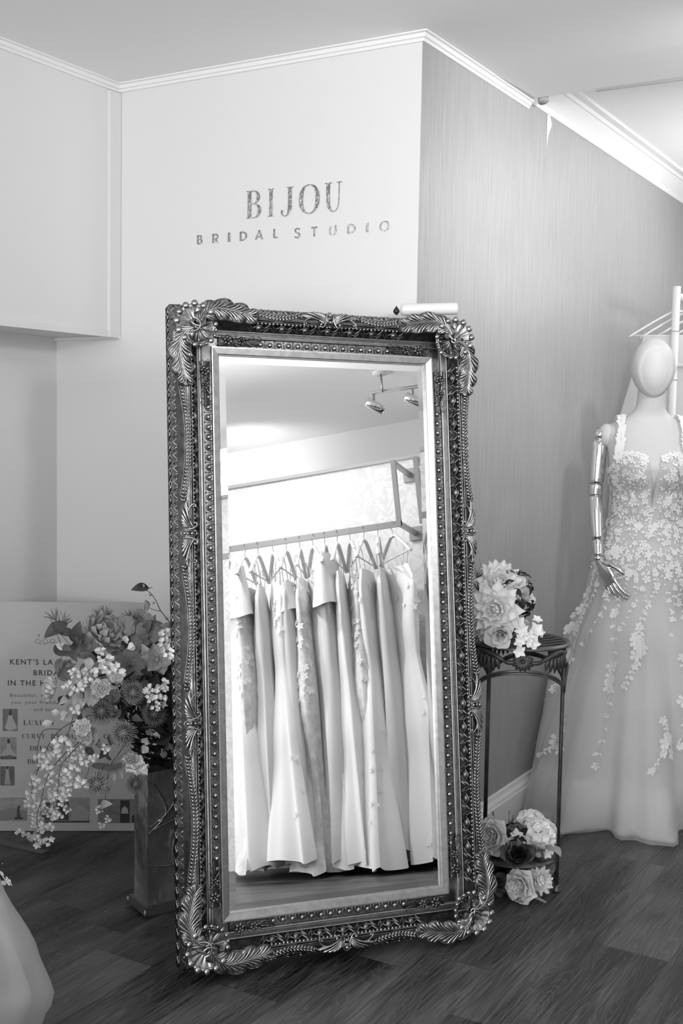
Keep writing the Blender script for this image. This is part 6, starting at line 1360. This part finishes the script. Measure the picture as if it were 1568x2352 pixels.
def dress_mb(kind, i):
    """hanging gown, local X across the shoulders, Z=0 at the hanger bar, returns MB; flattened bell with folds"""
    rnd = random.Random(i*13+1); b = MB(); L_ = 1.36+rnd.uniform(-.03, .05)
    if kind == 'satin': prof = [(0,.17,.020),(.06,.185,.030),(.22,.150,.045),(.38,.135,.045),(.6,.19,.060),(1,.30,.095)]
    elif kind == 'aline': prof = [(0,.13,.020),(.06,.175,.032),(.2,.15,.050),(.32,.13,.045),(.6,.22,.075),(1,.36,.115)]
    elif kind == 'mermaid': prof = [(0,.12,.020),(.06,.165,.032),(.22,.14,.045),(.42,.16,.055),(.72,.13,.045),(.86,.17,.060),(1,.28,.10)]
    else: prof = [(0,.10,.015),(.05,.16,.028),(.2,.14,.05),(.34,.13,.045),(.7,.20,.06),(1,.25,.080)]
    nf = rnd.randint(5, 8); ph = rnd.uniform(0, 6)
    def fn(u, v):
        t = v*2*pi; a, d = interp(prof, u); k = max(0, u-.2)/.8
        f = 1+.26*k*math.sin(nf*t+ph+1.5*u)+.13*k*math.sin((2*nf+3)*t+2*ph)+.015*math.sin(5*t+20*u)*(1-k)
        x = a*(1+.06*k*math.sin(3*t+ph))*math.cos(t); y = d*f*math.sin(t)*(1+.25*math.cos(nf*t+ph)*k)
        y += .018*k*math.sin(nf*1.0*t*.5+ph)
        return (x, y, -.150-(L_-.065)*u+(.010*math.sin(6*t+ph) if u > .97 else 0))
    b.grid(fn, 44, 120, None, False, True)
    return b, fn, L_
mats = {'satin': mat('hanging satin', .80, .36, sheen=.3, bump=(5, .25, .012)), 'aline': mat('hanging crepe', .78, .6, bump=(8, .3, .01)), 'mermaid': mat('hanging lace net', .62, .65, var=(34, .58, .80), bump=(70, .5, .003)), 'slip': mat('hanging chiffon', .76, .7, transl=.2, bump=(10, .3, .008))}
DR = [('slip', 1.13, 70, 'plain chiffon gown'), ('satin', 1.22, 66, 'satin gown'), ('mermaid', 1.29, 78, 'lace gown'), ('satin', 1.37, 60, 'satin gown with a draped cape top'), ('mermaid', 1.45, 72, 'beaded lace gown'), ('slip', 1.52, 58, 'smooth chiffon gown'), ('aline', 1.60, 66, 'sequinned A-line gown'),
      ('slip', 1.67, 35, 'gown with a wide square bandeau'), ('mermaid', 1.74, 70, 'gown with a wrapped waist'), ('satin', 1.81, 62, 'pleated satin gown'), ('slip', 1.87, 52, 'gown with a loose bodice cover'), ('satin', 1.935, 72, 'broad plain satin gown'), ('mermaid', 2.0, 76, 'narrow lace gown'), ('aline', 2.07, 64, 'tapered tulle gown'), ('slip', 2.14, 74, 'textured strapless gown'), ('aline', 2.215, 60, 'soft crepe gown'),
      ('satin', 2.42, 62, 'pale satin gown'), ('slip', 2.50, 70, 'plain chiffon gown'), ('aline', 2.60, 60, 'full crepe gown'), ('mermaid', 2.70, 68, 'lace sheath gown')]
ordn = ['first', 'second', 'third', 'fourth', 'fifth', 'sixth', 'seventh', 'eighth', 'ninth', 'tenth', 'eleventh', 'twelfth', 'thirteenth', 'fourteenth', 'fifteenth', 'sixteenth']
for i, (kind, y, dev, nm) in enumerate(DR):
    if i < 3: continue                                           # beyond the left edge of the mirror
    rnd = random.Random(i+40); sec = y > 2.3
    hm = Matrix.Translation((XR+rnd.uniform(-.003, .003), y, ZR-.060)) @ Matrix.Rotation(R(-20+(1 if i % 3 else -1)*rnd.uniform(4, 17)), 4, 'Z')
    pos = ('%s from the left on the mirrored rail' % ordn[i-3]) if not sec else ('%s on the far rail at the mirror edge' % ordn[i-16])
    hanger(hm, 'pale shoulder hanger holding the %s gown %s' % ((ordn[i-3], 'from the left on the mirrored rail') if not sec else (ordn[i-16], 'on the far rail at the mirror edge')), 'pale hangers on the steel gown rails')
    b, fn, L_ = dress_mb(kind, i); root = empty('hanging_gown', hm @ Matrix.Rotation(R(rnd.uniform(-8, 8)), 4, 'Z'), 'white %s, %s' % (nm, pos), 'gown', 'gowns hung along the steel rails')
    b.build('gown_body', mats[kind], root)
    b = MB()
    for e in (-1, 1):
        for q in (-1, 1): b.tube(catmull([(e*.09, q*.012, -.155), (e*.13, q*.008, -.06), (e*.15, 0, -.045), (e*.16, 0, -.072)], 4), .0022, 5, flat=.4)
    b.build('strap', mats[kind], root)
    if kind in ('mermaid', 'aline'):                             # scattered beaded blossoms
        b, gm = MB(), MB()
        for k in range(120 if kind == 'mermaid' else 60):
            u, v = rnd.uniform(.02, .50)**1.2, rnd.random()
            if kind == 'aline': u = rnd.choice([rnd.uniform(.05, .2), rnd.uniform(.45, .95)])
            p = Vector(fn(u, v)); n = Vector((math.cos(v*2*pi)*.3, math.sin(v*2*pi), .1)).normalized(); q = zto(n, rnd.uniform(0, 6)).to_4x4(); s_ = rnd.uniform(.013, .024)
            for a in range(5): b.add([(0,0,.001),(.5*s_,.3*s_,.003),(1.*s_,0,.002),(.5*s_,-.3*s_,.003)], [(0,1,2,3)], Matrix.Translation(p+n*.004) @ q @ Matrix.Rotation(a*1.257, 4, 'Z'))
            if k % 2: gm.ell(p+n*.006, (.0022,)*3, 4, 3)
        tag(b.build('beaded_flowers', M_lace, root), kind='stuff'); tag(gm.build('sequins', M_gem, root), kind='stuff')
    if 'bandeau' in nm or 'cape' in nm or 'cover' in nm:
        w = .15 if 'bandeau' in nm else .17; h = .13 if 'bandeau' in nm else .24; z0 = -.17 if 'bandeau' in nm else -.06; b = MB()
        b.grid(lambda u, v: (w*(1+.25*u*(h > .2))*math.cos(v*2*pi), (.05+.03*u)*math.sin(v*2*pi), z0-h*u+.008*math.sin(3*v*2*pi)), 8, 40, None, False, True); b.build('bodice_cover', mats['satin'], root)
# spot light bar hanging from the ceiling (upper right in the mirror)
sp = empty('spotlight_bar', Matrix.Translation((1.20, 2.10, ZC)), 'brushed steel ceiling spotlight bar seen at the top right of the mirror', 'ceiling light')
b = MB(); b.lathe([(0, 0), (.045, 0), (.045, -.012), (0, -.014)], 28); b.build('ceiling_rose', M_white, sp)
b = MB(); b.tube([(0, 0, -.01), (0, 0, -.115)], .006, 10); b.build('stem', M_steel, sp)
dv = Vector((.05, .42, 0)); b = MB()
for dz in (0, .012): b.tube([Vector((0, -.06, -.115+dz)), Vector((0, -.06, -.115+dz))+dv], .0035, 8)
b.build('bar', M_steel, sp)
for t, aim in ((.02, (.3, .75, -.55)), (.52, (.2, .8, -.5)), (.95, (.3, .7, -.6))):
    p = Vector((0, -.06, -.115))+dv*t; h = empty('spot_head', Matrix.Identity(4)); h.parent = sp; h.location = p
    b = MB(); b.tube([(0, 0, 0), (.004, 0, -.05)], .006, 8); b.build('knuckle', M_steel, h)
    d = Vector(aim).normalized(); m4 = Matrix.Translation((.004, 0, -.065)) @ zto(d).to_4x4(); b = MB(); b.lathe([(0, -.05), (.022, -.05), (.026, -.046), (.026, .055), (.023, .055), (.021, .040), (0, .040)], 24, m4); b.build('spot_can', M_chrome, h)
